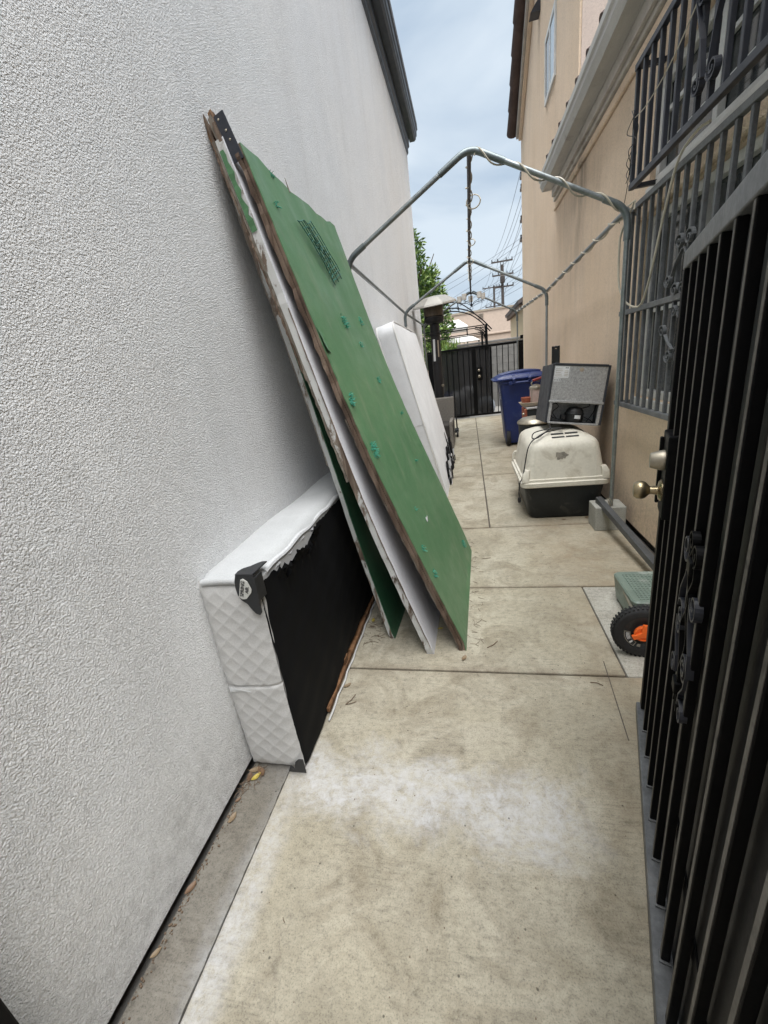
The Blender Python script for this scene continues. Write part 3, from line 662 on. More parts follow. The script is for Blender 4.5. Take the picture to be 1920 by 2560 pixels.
# slack loop hanging from the near corner to the grille
m.tube(smooth_path([E_ + Vector((.03, -.02, .03)), E_ + Vector((0, .10, -.10)), (1.0, 3.36, 1.95), (1.01, 3.36, 1.75), (1.035, 3.28, 1.63), (1.06, 3.12, 1.59), (1.06, 3.0, 1.70), (1.06, 2.86, 2.0), (1.06, 2.74, 2.20), (1.07, 2.60, 2.255), (1.08, 2.50, 2.25)], 8), .0062, 6)
tag(m.build('rope_light', 'cord_clear', smooth=True), 'clear rope light cable wound around the canopy pipes', 'rope light')
# hanging candle chandelier
ch = thing('chandelier', 'small hanging iron chandelier with white cup lights near the ridge pipe', 'chandelier', (.10, 7.5, 2.2))
cx, cy = .100, 7.5
m = MB()
for k in range(9):
    z = 2.585 - k * .022
    m.tube([(cx + (.009 * math.cos(a) if k % 2 else 0), cy + (0 if k % 2 else .009 * math.cos(a)), z + .014 * math.sin(a)) for a in [j * math.pi / 5 for j in range(11)]], .0028, 5)
m.build('chain', 'iron', ch)
MB().lathe([(.004, 2.20), (.018, 2.205), (.02, 2.22), (.008, 2.24), (.007, 2.37), (.016, 2.385), (.005, 2.40)], (cx, cy, 0), (0, 0, 1), 12).build('stem', 'iron', ch, smooth=True)
MB().tube([(cx + .022 * math.cos(j * math.pi / 6), cy, 2.175 + .022 * math.sin(j * math.pi / 6)) for j in range(13)], .003, 5).build('ring', 'iron', ch)
for k in range(5):
    a = R(20 + 72 * k); ux, uy = math.cos(a), math.sin(a)
    P = lambda r, z: (cx + ux * r, cy + uy * r, z)
    MB().tube(smooth_path([P(.01, 2.39), P(.06, 2.41), P(.11, 2.37), P(.17, 2.30), P(.20, 2.285)], 5), .0045, 6).build('arm', 'iron', ch)
    MB().tube(smooth_path([P(.012, 2.215), P(.07, 2.255), P(.13, 2.265), P(.18, 2.28)], 5), .004, 6).build('arm', 'iron', ch)
    MB().tube([P(.19 + .022 * math.cos(j * .5), 2.255 + .022 * math.sin(j * .5)) for j in range(10)], .003, 5).build('curl', 'iron', ch)
    c_ = P(.195, 0)
    MB().lathe([(.026, 2.288), (.034, 2.292), (.037, 2.375), (.033, 2.375), (.030, 2.30)], (c_[0], c_[1], 0), (0, 0, 1), 14).build('cup', 'cup', ch, smooth=True)

# ================================================================ LEANING BOARDS
def leaning(name, label, p0, p1, e1, wid, front, edge, thick, bow, seed, topjag=.01, nearjag=.003, wavy=.007, cat='board', skin=.004, taper=0.0):
    rd = random.Random(seed); p0, p1, e1 = Vector(p0), Vector(p1), Vector(e1).normalized()
    e2 = p1 - p0; Ln = e2.length; e2.normalize(); n = e1.cross(e2).normalized()
    if n.x < 0: n = -n
    ang = math.atan2(n.z, n.x)
    th = thing(name, label, cat, (p0 - n * thick + e1 * wid / 2) * 1)
    th.location.z = 0
    nv = 60; nu = 14
    jt = [rd.uniform(-1, 0) * topjag for _ in range(nu + 1)]; jn = [rd.uniform(-1, 1) * nearjag for _ in range(nv + 1)]; jf = [rd.uniform(-1, 1) * nearjag for _ in range(nv + 1)]
    def S(u, v, dz):
        i, j = round(u * nu), round(v * nv)
        a = u * (wid - taper * v) + (jn[j] * (1 - u) + jf[j] * u); bb = v * (Ln + jt[i]); 
        bw = bow * math.sin(math.pi * v) + wavy * math.sin(5 * u + 7 * v + seed)
        if v < .001: bw = 0
        return p0 + e1 * a + e2 * bb - n * (bw + dz)
    core = MB()
    core.grid(lambda u, v: S(u, v, skin), nu, nv); core.grid(lambda u, v: S(u, v, thick), nu, nv)
    for u in (0, 1): core.grid(lambda a, v, u=u: S(u, v, skin + a * (thick - skin)), 3, nv)
    for v in (0, 1): core.grid(lambda a, b_, v=v: S(b_, v, skin + a * (thick - skin)), 2, nu)
    core.build('core', edge, th, fix=False)
    sk = MB(); sk.grid(lambda u, v: S(u, v, 0), nu, nv)
    for u in (0, 1): sk.grid(lambda a, v, u=u: S(u, v, a * skin * .96), 1, nv)
    for v in (0, 1): sk.grid(lambda a, b_, v=v: S(b_, v, a * skin * .96), 1, nu)
    sk.build('painted_face', front, th, fix=False, smooth=False)
    return th, S, e1, e2, n
# A: the front green sheet
A_, SA, a1, a2, an = leaning('plywood_board', 'front most leaning plywood sheet with torn green face', (-.083, 1.80, 0), (-.791, 1.775, 2.273), (.03, 1, 0), 1.20, 'green_paint', 'wood_brown', .016, .030, 11, .03, .004, taper=.12)
e = MB()
def strip(S, dz0, dz1, s0, s1, wid, nv=60, v0=0.0, v1=1.0, jag=.004, seed=1):
    rd = random.Random(seed); m = MB(); q = [[], [], [], []]
    e1 = (S(1, 0, 0) - S(0, 0, 0)).normalized(); rings = []
    for j in range(nv + 1):
        v = v0 + (v1 - v0) * j / nv; jv = round(v * 60) / 60
        b0 = S(0, jv, dz0) if True else None
        # straight interpolation between the grid rows
        k = v * 60; k0 = min(59, int(k)); f = k - k0
        P = lambda dz: S(0, k0 / 60, dz) * (1 - f) + S(0, (k0 + 1) / 60, dz) * f
        x0 = s0 + rd.uniform(-1, 1) * jag; d1 = dz1 + rd.uniform(-1, 1) * jag
        rings.append([P(dz0) + e1 * x0, P(dz0) + e1 * s1, P(d1) + e1 * s1, P(d1) + e1 * x0])
    return m.loft(rings)
strip(SA, .018, .036, -.005, .085, 1, seed=2).build('edge_batten', 'wood_brown', A_)
strip(SA, .037, .043, .002, .06, 1, 60, .0, .55, .002, 5).build('split_ply', 'wood_grey', A_)
# iron strap at the top
tp = SA(0, 1, .01)
MB().obox(tp - a1 * .010 - a2 * .05 + an * .002, -an * .044, a2 * .158, a1 * .004).build('iron_strap', 'iron_blue', A_, bev=.001)
for i in (.02, .05, .09): MB().lathe([(.004, 0), (.004, .002), (.002, .003)], tp - a1 * .010 - an * (.018 + .010 * (i > .08)) + a2 * i, -a1, 10).build('rivet', 'nickel', A_)
# torn artificial turf tufts left on the face
def uvA(u, v, dz=0):  # metres along the sheet
    U = max(0, min(1, u / 1.20)); V = max(0, min(1, v / 2.381)); i, j = round(U * 14), round(V * 60)
    return SA(i / 14, j / 60, dz) + a1 * (u - i / 14 * (1.2 - .12 * V)) + a2 * (v - j / 60 * 2.381)
rt = random.Random(21)
def tuft(u, v, r, n):
    m = MB(); c = uvA(u, v)
    for k in range(n):
        a = rt.uniform(0, 6.283); q = r * .8 * math.sqrt(rt.random()); p = c + a1 * (q * math.cos(a)) + a2 * (q * math.sin(a)) - an * .002
        tip = p + an * rt.uniform(.006, .022) + a1 * rt.uniform(-.014, .014) + a2 * rt.uniform(-.012, .012)
        m.tube([p, (p + tip) / 2 + a2 * .004, tip], lambda t: .0022 * (1 - .6 * t), 4)
    m.build('turf_tuft', 'turf', A_)
for u, v, r, n in ((.45, 1.75, .045, 40), (.84, 1.80, .03, 18), (.60, 1.64, .018, 12), (.06, 1.37, .035, 40), (.66, 1.43, .022, 18), (.08, 1.12, .05, 60), (.10, .57, .02, 10), (.09, .42, .03, 26), (1.02, .15, .035, 26), (.12, 2.2, .015, 8), (.25, 2.36, .02, 10), (.9, 1.2, .012, 8), (.72, .9, .012, 8), (.30, .72, .010, 6)):
    tuft(u, v, r, n)
# curled patch of wire mesh
m = MB()
def MS(a, b_):
    u = .31 + a * .27 + b_ * .26; v = 2.19 - b_ * .235 + a * .08 - .015 * math.sin(b_ * 3.14); lift = .005 + .016 * math.sin(max(0, (1 - b_)) * 2.4) * (1 - .6 * a)
    return uvA(u, v) + an * lift
rz = random.Random(77)
for i in range(6): m.tube([MS(i / 5 + .012 * math.sin(b_ * .9 + i), b_ / 14) for b_ in range(0, 15 - (i * 2) % 4)], .0023, 4)
for j in range(11): m.tube([MS(a / 8 - .02, j / 11 + .008 * math.sin(a * 1.4 + j)) for a in range(0, 9 - (j % 4 == 3) * 2)], .0023, 4)
for k in range(5): m.tube([MS(rz.uniform(0, .6), rz.uniform(0, .5)), MS(rz.uniform(.3, 1), rz.uniform(.2, .7)) + an * .01], .002, 4)
m.build('wire_mesh', 'wire_green', A_)
MB().tube([uvA(.435, 2.355) , uvA(.437, 2.42) + an * .004], lambda t: .004 * (1 - t * .8), 5).build('splinter', 'wood_grey', A_)
MB().grid(lambda u, v: uvA(.40 + u * .03, .60 + v * .03) + an * (.004 + .012 * math.sin(u * 3) * v), 3, 3).build('paper_scrap', 'white_mark', A_)
# torn flap along the near edge, half way up
MB().grid(lambda u, v: uvA(-.004 + u * .055, 1.60 + v * .10 - u * .01) + an * (.003 + .010 * (1 - v) * (1 - u)), 4, 6).build('torn_flap', 'green_paint', A_)
# B: the middle door leaf, white face
B_, SB, b1, b2, bn = leaning('door_panel', 'middle leaning panel with white painted face between the green boards', (-.246, 1.762, 0), (-.843, 1.765, 2.300), (.02, 1, 0), 1.05, 'white_panel', 'edge_white', .036, .026, 12, .03, .0025)
strip(SB, .005, .0075, -.004, .001, 1, 60, .02, .74, .0015, 7).build('edge_bead', 'wood_brown', B_)
strip(SB, .0365, .046, -.003, .06, 1, 60, .42, 1.0, .003, 14).build('split_ply', 'wood_grey', B_)
strip(SB, .0465, .053, -.006, .05, 1, 60, .62, .985, .003, 15).build('split_ply', 'wood_brown', B_)
# strip of old green paint on the edge near the top
rg_ = random.Random(9); m = MB(); pa = []
for i in range(15):
    v = .865 + i * .0085; pa.append((v, .006 + .014 * rg_.random() * (1 if i > 2 else .3), .033))
k0 = MB().loft([[SB(0, round(v * 60) / 60, x0) + b2 * ((v - round(v * 60) / 60) * 2.38) - b1 * .0042, SB(0, round(v * 60) / 60, x1) + b2 * ((v - round(v * 60) / 60) * 2.38) - b1 * .0042] for v, x0, x1 in pa], False, False, False)
k0.build('green_paint_patch', 'green_paint', B_)
# C: the rear door leaf, green face
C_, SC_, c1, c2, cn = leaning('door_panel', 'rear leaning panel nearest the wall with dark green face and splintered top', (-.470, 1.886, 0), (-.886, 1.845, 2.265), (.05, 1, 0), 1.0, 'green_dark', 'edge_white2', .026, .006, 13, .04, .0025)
strip(SC_, .0265, .031, .0, .06, 1, 60, .45, 1.0, .002, 8).build('split_ply', 'wood_grey', C_)
rk = random.Random(31)
def splinters(S, e1, e2, n, wid, cnt, par, d0, d1, mats, ln):
    for k in range(cnt):
        p = S(0, 1, d0 + (d1 - d0) * rk.random()) + e1 * rk.uniform(-.004, wid) - e2 * .10
        L_ = rk.uniform(.15, .8) * ln + .10; wv = rk.uniform(.015, .04); tk = rk.uniform(.008, .02)
        tip = p + e2 * L_ + e1 * rk.uniform(-.012, .012) + n * rk.uniform(-.018, .014)
        MB().loft([[p, p + e1 * wv, p + e1 * wv - n * tk, p - n * tk], [p.lerp(tip, .75), p.lerp(tip, .75) + e1 * wv * .9, p.lerp(tip, .75) + e1 * wv * .9 - n * tk, p.lerp(tip, .75) - n * tk], [tip + e1 * wv * .1, tip + e1 * wv * .75 - e2 * .012, tip + e1 * wv * .7 - n * tk * .9 - e2 * rk.uniform(0, .03), tip - n * tk * .9 - e2 * rk.uniform(0, .035)]]).build('splinter', rk.choice(mats), par)
splinters(SC_, c1, c2, cn, .10, 8, C_, 0, .024, ['wood_grey', 'wood_grey', 'wood_brown'], .09)
splinters(SB, b1, b2, bn, .06, 16, B_, -.002, .048, ['wood_raw', 'wood_grey', 'wood_raw', 'wood_brown'], .15)

# ================================================================ BOX SPRING
bx = thing('box_spring', 'white quilted box spring on its side with torn black cover', 'box spring', (-.79, 2.0, 0))
X0, X1, Y0, Y1, Zt = -.905, -.685, 1.078, 2.98, .815
def quilt(u, v):
    a = math.sin((u + v + .006 * math.sin(v * 17)) * math.pi / .066); b_ = math.sin((u - v + .005 * math.sin(v * 13 + 1)) * math.pi / .066)
    return .0026 * (abs(a * b_) ** .5 - .6)
def bsx(z): return -.012 * (z / Zt)     # the slight lean back
def endf(u, v):
    x = X0 + u * (X1 - X0); z = .012 + v * (Zt - .012)
    puff = .022 * (1 - (2 * u - 1) ** 6) * (1 - (2 * v - 1) ** 20)
    seam = -.006 * math.exp(-((z - .395 - .012 * u) / .005) ** 2)
    return (x + bsx(z) - .006 * math.sin(math.pi * v), Y0 - puff - quilt(u * .22, z) * -1 - seam, z)
MB().grid(endf, 66, 200).build('end_panel', 'ticking', bx, smooth=True)
def topf(u, v):
    y = Y0 + u * (Y1 - Y0); x = X0 + v * (X1 - X0)
    rr = .045 * math.exp(-((y - Y0) / .03)) 
    return (x + bsx(Zt), y - .001, Zt + .030 * (1 - (2 * v - 1) ** 6) - rr * .5 + .25 * quilt((y * 1.0), x * 1.0) - .02 * (1 - v) * 0 + .004 * math.sin(y * 9))
MB().grid(topf, 240, 24).build('top_panel', 'ticking_top', bx, smooth=True)
MB().box(X0 + .006, X1 - .012, Y0 + .01, Y1, .01, Zt - .004).build('inner_body', 'ticking', bx)
MB().tube([(X0 + .022 + bsx(Zt) + i * (X1 - X0 - .034) / 10, Y0 - .004 - .006 * math.sin(i * .31), Zt - .004 + .010 * math.sin(i * .314)) for i in range(11)], .013, 10).build('rounded_edge', 'ticking_top', bx, smooth=True)
MB().tube([(X1 + bsx(Zt) - .006, Y0 + .06 + i * .05, Zt - .002 + .004 * math.sin(i * 1.3)) for i in range(37)], .011, 8).build('piping', 'stuffing', bx, smooth=True)
# black dust cover, ragged where it has come away from the top
rc = random.Random(17)
def tear(y):
    t_ = 0
    if 1.18 < y < 1.62: t_ = .046 * math.sin((y - 1.18) / .44 * math.pi) ** .6 * (.75 + .25 * math.sin(y * 31)) + .007 * math.sin(y * 90)
    return t_
ny = 190
ragged = [tear(Y0 + .004 + (Y1 - Y0) * i / ny) + rc.uniform(0, .006) for i in range(ny + 1)]
def cov(u, v):
    i = round(u * ny); y = Y0 + .004 + u * (Y1 - Y0); zt = Zt - .012 - ragged[i]; zb = .014 + (.05 * math.sin(max(0, min(1, (y - 1.36) / 1.0)) * math.pi) ** .7 if y > 1.36 else 0)
    z = zb + v * (zt - zb)
    sag = .014 * math.sin(v * math.pi) * math.sin(u * math.pi) ** .5 + .0035 * math.sin(y * 31 + z * 13) + .0025 * math.sin(z * 47 - y * 21)
    fl = .022 * math.exp(-(1 - v) * 16) * (1 if ragged[i] > .02 else 0) * (.5 + .5 * math.sin(y * 83))
    edge = math.exp(-(y - Y0) * 60) * .012
    return (X1 + bsx(z) + .004 + sag * .6 + fl - edge, y, z)
MB().grid(cov, ny, 60).build('dust_cover', 'dust_cover', bx, smooth=True)
for k in range(12):
    y = 1.20 + k * .034 + rc.uniform(-.01, .01); z = Zt - .015 - tear(y) + .005
    MB().grid(lambda u, v: (X1 - .004 + .02 * v + .012 * math.sin(u * 5 + k), y + (u - .5) * .04, z - .028 + v * .034 * (1 - .5 * abs(u - .5)) + .006 * math.sin(u * 9 + k * 2)), 6, 5).build('torn_scrap', 'dust_cover', bx, smooth=True)
# white lining showing through the tear
MB().grid(lambda u, v: (X1 - .008 + .006 * math.sin(u * 40) * v + bsx(Zt), 1.17 + u * .48, Zt - .075 + v * .070 + .004 * math.sin(u * 33)), 40, 8).build('torn_lining', 'stuffing', bx, smooth=True)
MB().tube([(X1 - .006 + .004 * math.sin(i * 1.9) + bsx(Zt), 1.2 + i * .034, Zt - .020 + .006 * math.sin(i * 2.7)) for i in range(13)], lambda t: .006 + .002 * math.sin(t * 30), 7).build('stuffing', 'stuffing', bx, smooth=True)
# wooden rail and frayed ticking along the bottom
MB().box(X1 - .022, X1 + .014, 1.34, Y1 - .03, .012, .036).build('wood_rail', 'wood_rail', bx, bev=.003)
MB().box(X1 - .03, X1 + .010, 1.62, 1.67, .0365, .07).build('wood_cleat', 'wood_rail', bx, bev=.003)
MB().tube([(X1 + .020 + .003 * math.sin(i * 1.7), 1.30 + i * .05, .008 + .003 * math.sin(i * 2.3)) for i in range(24)], .0045, 7).build('bottom_welt', 'ticking', bx, smooth=True)
# corner guards
gd = MB()
xg = X1 + bsx(Zt)
prof = [(-.054, .034), (-.061, .015), (-.064, -.010), (-.062, -.036), (-.052, -.056), (-.036, -.068), (-.026, -.086), (-.014, -.104), (.000, -.110), (.009, -.10), (.009, .034)]
gd.prism([(xg + a, Y0 - .027, Zt + b_) for a, b_ in prof], (0, -.005, 0))
prof2 = [(-.054, 0), (-.058, .025), (-.052, .048), (-.034, .064), (-.022, .085), (-.010, .100), (.008, .102), (.008, 0)]
gd.loft([[(xg + a, Y0 - .032 + b_, Zt + .034 - .004 * (b_ / .12)) for a, b_ in prof2], [(xg + a, Y0 - .032 + b_, Zt + .039 - .004 * (b_ / .12)) for a, b_ in prof2]])
gd.obox((xg + .0075, Y0 - .0315, Zt - .06), (.004, 0, 0), (0, .05, 0), (0, 0, .085))
gdo = gd.build('corner_guard', 'guard', bx, bev=.002)
# badge with lettering, tilted across the guard
bc = Vector((xg - .028, Y0 - .0335, Zt - .012))
ba, bb = Vector((.30, 0, .95)).normalized(), Vector((.95, 0, -.30)).normalized()
bp = [(-.040, .006), (-.034, .018), (.030, .018), (.036, .010), (.030, -.006), (.006, -.022), (-.006, -.022), (-.034, -.008)]
MB().prism([bc + ba * a - bb * b_ for a, b_ in bp], (0, -.0025, 0)).build('badge', 'badge', bx, bev=.0008)
text('badge_text', 'SPRING', .0175, 'print_dark', bx, bc - bb * .008 - Vector((0, .0036, 0)), ba, -bb)
text('badge_text', 'AIR', .0155, 'print_dark', bx, bc + bb * .008 - Vector((0, .0036, 0)), ba, -bb)
MB().prism([(X1 + a, Y0 - .026, .014 + b_) for a, b_ in ((-.058, 0), (-.046, .028), (-.04, .03), (-.03, .018), (-.022, .05), (-.006, .066), (.012, .066), (.014, 0))], (0, -.005, 0)).build('corner_guard', 'guard', bx, bev=.002)
MB().grid(lambda u, v: (X0 + .012 + u * .085, Y0 - .028 - .010 * u * math.sin(v * 2), .382 + v * .024 * (1 - .6 * u) + .006 * u), 6, 3).build('paper_tag', 'label_white', bx)

# ================================================================ MATTRESS FURTHER DOWN
mt = thing('mattress', 'grey white mattress leaning on the white wall with shredded lower corner', 'mattress', (-.55, 5.2, 0))
q0 = Vector((-.295, 4.36, 0)); q2 = Vector((-.690, 4.26, 1.845)); me1 = Vector((0, 1, 0)); me2 = (q2 - q0).normalized(); mn = me1.cross(me2).normalized()
if mn.x < 0: mn = -mn
ML, MW, MT = (q2 - q0).length, 1.98, .185
rings = []
def mring(dz, ins):
    p = []
    for (cu, cv, a0) in ((MW, ML, 0), (0, ML, 90), (0, 0, 180), (MW, 0, 270)):
        rr = .13 if cv else .05
        for k in range(9):
            a = R(a0 + 90 * k / 8); su = 1 if cu else -1; sv_ = 1 if cv else -1
            u = cu - su * (rr + ins) + (rr) * math.cos(a); v = cv - sv_ * (rr + ins) + rr * math.sin(a)
            p.append(q0 + me1 * u + me2 * max(v, .002) - mn * dz)
    return p
body = MB(); body.loft([mring(MT, .02), mring(MT - .012, .004), mring(MT - .03, 0), mring(.03, 0), mring(.012, .004), mring(0, .02)], True, False)
body.build('mattress_body', 'mattress', mt, smooth=True)
def mface(u, v):
    uu, vv = u * (MW - .04) + .02, v * (ML - .04) + .02
    # keep inside rounded corners
    rr = .13
    for cu in (rr, MW - rr):
        if vv > ML - rr and ((cu < 1 and uu < cu) or (cu > 1 and uu > cu)):
            d = math.hypot(uu - cu, vv - (ML - rr))
            if d > rr - .02: uu = cu + (uu - cu) * (rr - .02) / d; vv = ML - rr + (vv - ML + rr) * (rr - .02) / d
    pf = .016 * (1 - (2 * u - 1) ** 8) * (1 - (2 * v - 1) ** 8)
    return q0 + me1 * uu + me2 * vv + mn * (pf + .003 * math.sin(uu * 4 + vv * 3) + .0015 * math.sin(uu * 19) * math.sin(vv * 16))
MB().grid(mface, 50, 50).build('face_panel', 'mattress', mt, smooth=True)
for dz in (.006, MT - .006):
    rg2 = [p for p in mring(dz, .004)]; MB().tube(rg2 + [rg2[0]], .008, 7).build('piping', 'piping', mt, smooth=True)
MB().obox(q0 + me1 * -.004 + me2 * .86 - mn * .18, me1 * .003, -me2 * .004, mn * .18).build('side_seam', 'piping', mt)
# shredded corner
rm = random.Random(44)
for k in range(40):
    u = rm.uniform(.5, 1.95); v = rm.uniform(0, .30) if u > 1.0 else rm.uniform(.02, .20); 
    c = q0 + me1 * u + me2 * v + mn * .02; s_ = rm.uniform(.05, .13)
    a, b_ = rm.uniform(.5, 1.4), rm.uniform(0, 6)
    MB().grid(lambda x, y: c + me1 * ((x - .5) * s_ * a * (1 - .6 * y)) + me2 * ((y - .5) * s_ * 1.6 + .01 * math.sin(x * 7 + b_)) + mn * (.012 * math.sin(x * 6 + b_) + .02 * y), 4, 4).build('torn_scrap', 'torn_dark' if k % 4 else 'mattress', mt)
for (u, v, r_) in ((1.05, .20, .10), (1.55, .30, .13), (1.75, .16, .13), (.75, .12, .07), (1.25, .10, .09)):
    m = MB(); pts = []
    for j in range(14):
        a = j * 2 * math.pi / 14; q = r_ * rm.uniform(.5, 1.1); pts.append(mface(min(1, u / MW + q * .5 * math.cos(a) / MW), max(0, v / ML + q * 1.5 * math.sin(a) / ML)) + mn * .004)
    m.prism(pts, mn * .003).build('tear_hole', 'torn_dark', mt)

# ================================================================ PATIO HEATER
ht = thing('patio_heater', 'black patio heater with pale domed reflector beside the white wall', 'patio heater', (-.55, 8.15, 0))
hx, hy = -.555, 8.15
MB().lathe([(.22, .0), (.225, .04), (.20, .42), (.19, .78), (.10, .80)], (hx, hy, 0), seg=24).build('tank_housing', 'heater_black', ht, smooth=True)
MB().lathe([(.085, .78), (.085, 1.88), (.10, 1.89), (.10, 1.93), (.085, 1.94), (.085, 2.08)], (hx, hy, 0), seg=16).build('post', 'heater_black', ht, smooth=True)
MB().lathe([(.09, 2.07), (.155, 2.10), (.175, 2.13), (.175, 2.19), (.15, 2.195)], (hx, hy, 0), seg=24).build('burner_base', 'heater_black', ht, smooth=True)
MB().lathe([(.160, 2.196), (.172, 2.20), (.176, 2.38), (.16, 2.40)], (hx, hy, 0), seg=24).build('burner_screen', 'heater_mesh', ht, smooth=True)
dm = MB(); rings = []
for r_, z in ((.41, 2.335), (.415, 2.345), (.40, 2.37), (.22, 2.47), (.12, 2.485), (.02, 2.49)):
    rings.append([(r_ * math.cos(R(22.5 + 45 * k)), r_ * math.sin(R(22.5 + 45 * k)), z - 2.33) for k in range(8)])
dm.loft(rings, False, True); rings = []
dm.loft([[(r_ * math.cos(R(22.5 + 45 * k)), r_ * math.sin(R(22.5 + 45 * k)), z - 2.33) for k in range(8)] for r_, z in ((.41, 2.334), (.395, 2.36), (.21, 2.455), (.02, 2.475))], False, False)
dm.xf(Matrix.Translation((hx + .03, hy, 2.37)) @ Matrix.Rotation(R(-3), 4, 'Y') @ Matrix.Rotation(R(8), 4, 'X')).build('reflector', 'heater_top', ht)
for k in range(4):
    a = R(45 + 90 * k); MB().tube([(hx + .165 * math.cos(a), hy + .165 * math.sin(a), 2.385), (hx + .16 * math.cos(a), hy + .16 * math.sin(a), 2.44)], .006, 6).build('standoff', 'nickel', ht)
MB().obox((hx - .055, hy - .0875, 1.45), (.038, -.002, 0), (0, .004, 0), (.012, 0, .37)).build('peeling_label', 'label_white', ht)
MB().obox((hx + .03, hy - .086, 1.52), (.022, .006, 0), (0, .004, 0), (.006, 0, .28)).build('peeling_label', 'tan', ht)
MB().lathe([(.02, 0), (.024, .01), (.02, .03)], (hx + .08, hy - .17, 1.02), (0.3, -1, 0), 14).build('control_knob', 'nickel', ht)

# ================================================================ FAR GATE
fg = thing('far_gate', 'black iron gate with mesh screen closing the far end of alley', 'gate', (.2, 10.9, 0))
FY = 10.92; FX0, FX1 = -.98, 1.33; FT = 1.69
def fbox(n, x0, x1, z0, z1, mat='iron', d0=0, d1=.04, bev=0): return MB().box(x0, x1, FY + d0, FY + d1, z0, z1).build(n, mat, fg, bev=bev)
fbox('top_rail', FX0, FX1, FT - .055, FT, bev=.004)
fbox('bottom_rail', FX0, FX1, .05, .10, bev=.004)
for x0, x1 in ((FX0, FX0 + .22), (.085, .19), (.515, .56), (1.17, FX1)):
    fbox('stile', x0, x1, .101, FT - .056, d0=-.004, d1=.044, bev=.004)
k = FX0 + .34
while k < 1.15:
    if not (.06 < k < .22 or .50 < k < .58): fbox('bar', k - .009, k + .009, .101, FT - .056, d0=.008, d1=.03)
    k += .132
fbox('screen', FX0 + .221, .084, .101, FT - .056, 'see_screen', .033, .035)
fbox('screen', .191, .514, .101, FT - .056, 'see_screen', .033, .035)
fbox('lock_plate', .205, .33, .90, 1.20, d0=-.006, d1=.006, bev=.003)
MB().lathe([(.028, 0), (.026, .02), (.015, .03)], (.245, FY - .006, 1.13), (0, -1, 0), 16).build('deadbolt', 'nickel', fg, smooth=True)
MB().lathe([(.03, 0), (.012, .008), (.012, .025), (.03, .04), (.032, .055), (.018, .065)], (.25, FY - .006, .99), (0, -1, 0), 16).build('knob', 'nickel', fg, smooth=True)
for sx in (-1, 1): MB().ribbon(spiral((.78 + sx * .045, FY + .004, 1.03), Vector((sx, 0, 0)), Vector((0, 0, 1)), .04, 1.3, 20, 1, 0, .2), (0, 1, 0), .012, .006).build('scroll', 'iron', fg)
fbox('post', FX1 + .001, FX1 + .05, 0, 1.95, d0=-.02, d1=.06, bev=.004)
fbox('post_latch', 1.22, FX1, 1.72, 1.80, d0=0, d1=.05, bev=.004)
for i in range(12): fbox('tooth', -.36 + i * .028, -.345 + i * .028, .02, .0495, d0=.01, d1=.03)

# ================================================================ BLUE WHEELED BIN
bn_ = thing('wheeled_bin', 'dark blue wheeled bin with lid closed before the far gate', 'bin', (.80, 7.3, 0))
cx, cy = .795, 7.27
MB().loft([rrect(cx, cy, .245, .26, .05, .045), rrect(cx, cy, .26, .275, .06, .12), rrect(cx - .005, cy, .305, .315, .07, .78), rrect(cx - .008, cy, .325, .335, .07, .975), rrect(cx - .008, cy, .342, .352, .075, .98), rrect(cx - .008, cy, .344, .354, .075, 1.02)]).build('body', 'plast_blue', bn_, smooth=True)
MB().loft([rrect(cx - .03, cy, .40, .375, .04, 1.028), rrect(cx - .03, cy, .405, .38, .045, 1.036), rrect(cx - .03, cy, .405, .38, .045, 1.050), rrect(cx - .03, cy, .372, .35, .05, 1.058), rrect(cx - .03, cy, .362, .34, .05, 1.075), rrect(cx + .0, cy, .30, .32, .06, 1.105), rrect(cx + .02, cy, .22, .27, .06, 1.118)]).build('lid', 'plast_blue', bn_, smooth=True)
for yy in (-.24, -.12, 0, .12, .24):
    MB().sweep([(cx - .37, cy + yy, 1.072), (cx - .30, cy + yy, 1.108), (cx - .15, cy + yy, 1.132), (cx + .10, cy + yy, 1.142), (cx + .28, cy + yy, 1.122)], [(-.02, -.028), (.012, -.022), (.012, .022), (-.02, .028)], (0, 0, 1)).build('lid_rib', 'plast_blue', bn_, bev=.004)
MB().tube([(cx - .20, cy - .40, .985), (cx + .20, cy - .40, .985)], .017, 10).build('handle_bar', 'plast_blue', bn_, smooth=True)
for sx in (-.20, .17): MB().obox((cx + sx, cy - .42, .955), (.05, 0, 0), (0, .09, 0), (0, 0, .055)).build('handle_bracket', 'plast_blue', bn_, bev=.008)
for sx in (-.13, .10): MB().ribbon([(cx + sx, cy - .415, 1.0), (cx + sx, cy - .425, 1.04), (cx + sx, cy - .37, 1.085), (cx + sx, cy - .25, 1.10)], (1, 0, 0), .04, .012).build('hinge_strap', 'plast_blue', bn_)
for sx in (-.215, .215):
    wo = MB().lathe([(.06, -.03), (.118, -.03), (.125, -.015), (.125, .015), (.118, .03), (.06, .03)], (cx + sx, cy - .245, .126), (1, 0, 0), 24).build('wheel', 'rubber', bn_, smooth=True)
    MB().lathe([(.059, -.028), (.05, -.020), (.05, .020), (.059, .028)], (cx + sx, cy - .245, .126), (1, 0, 0), 20).build('hub', 'plast_black', wo)
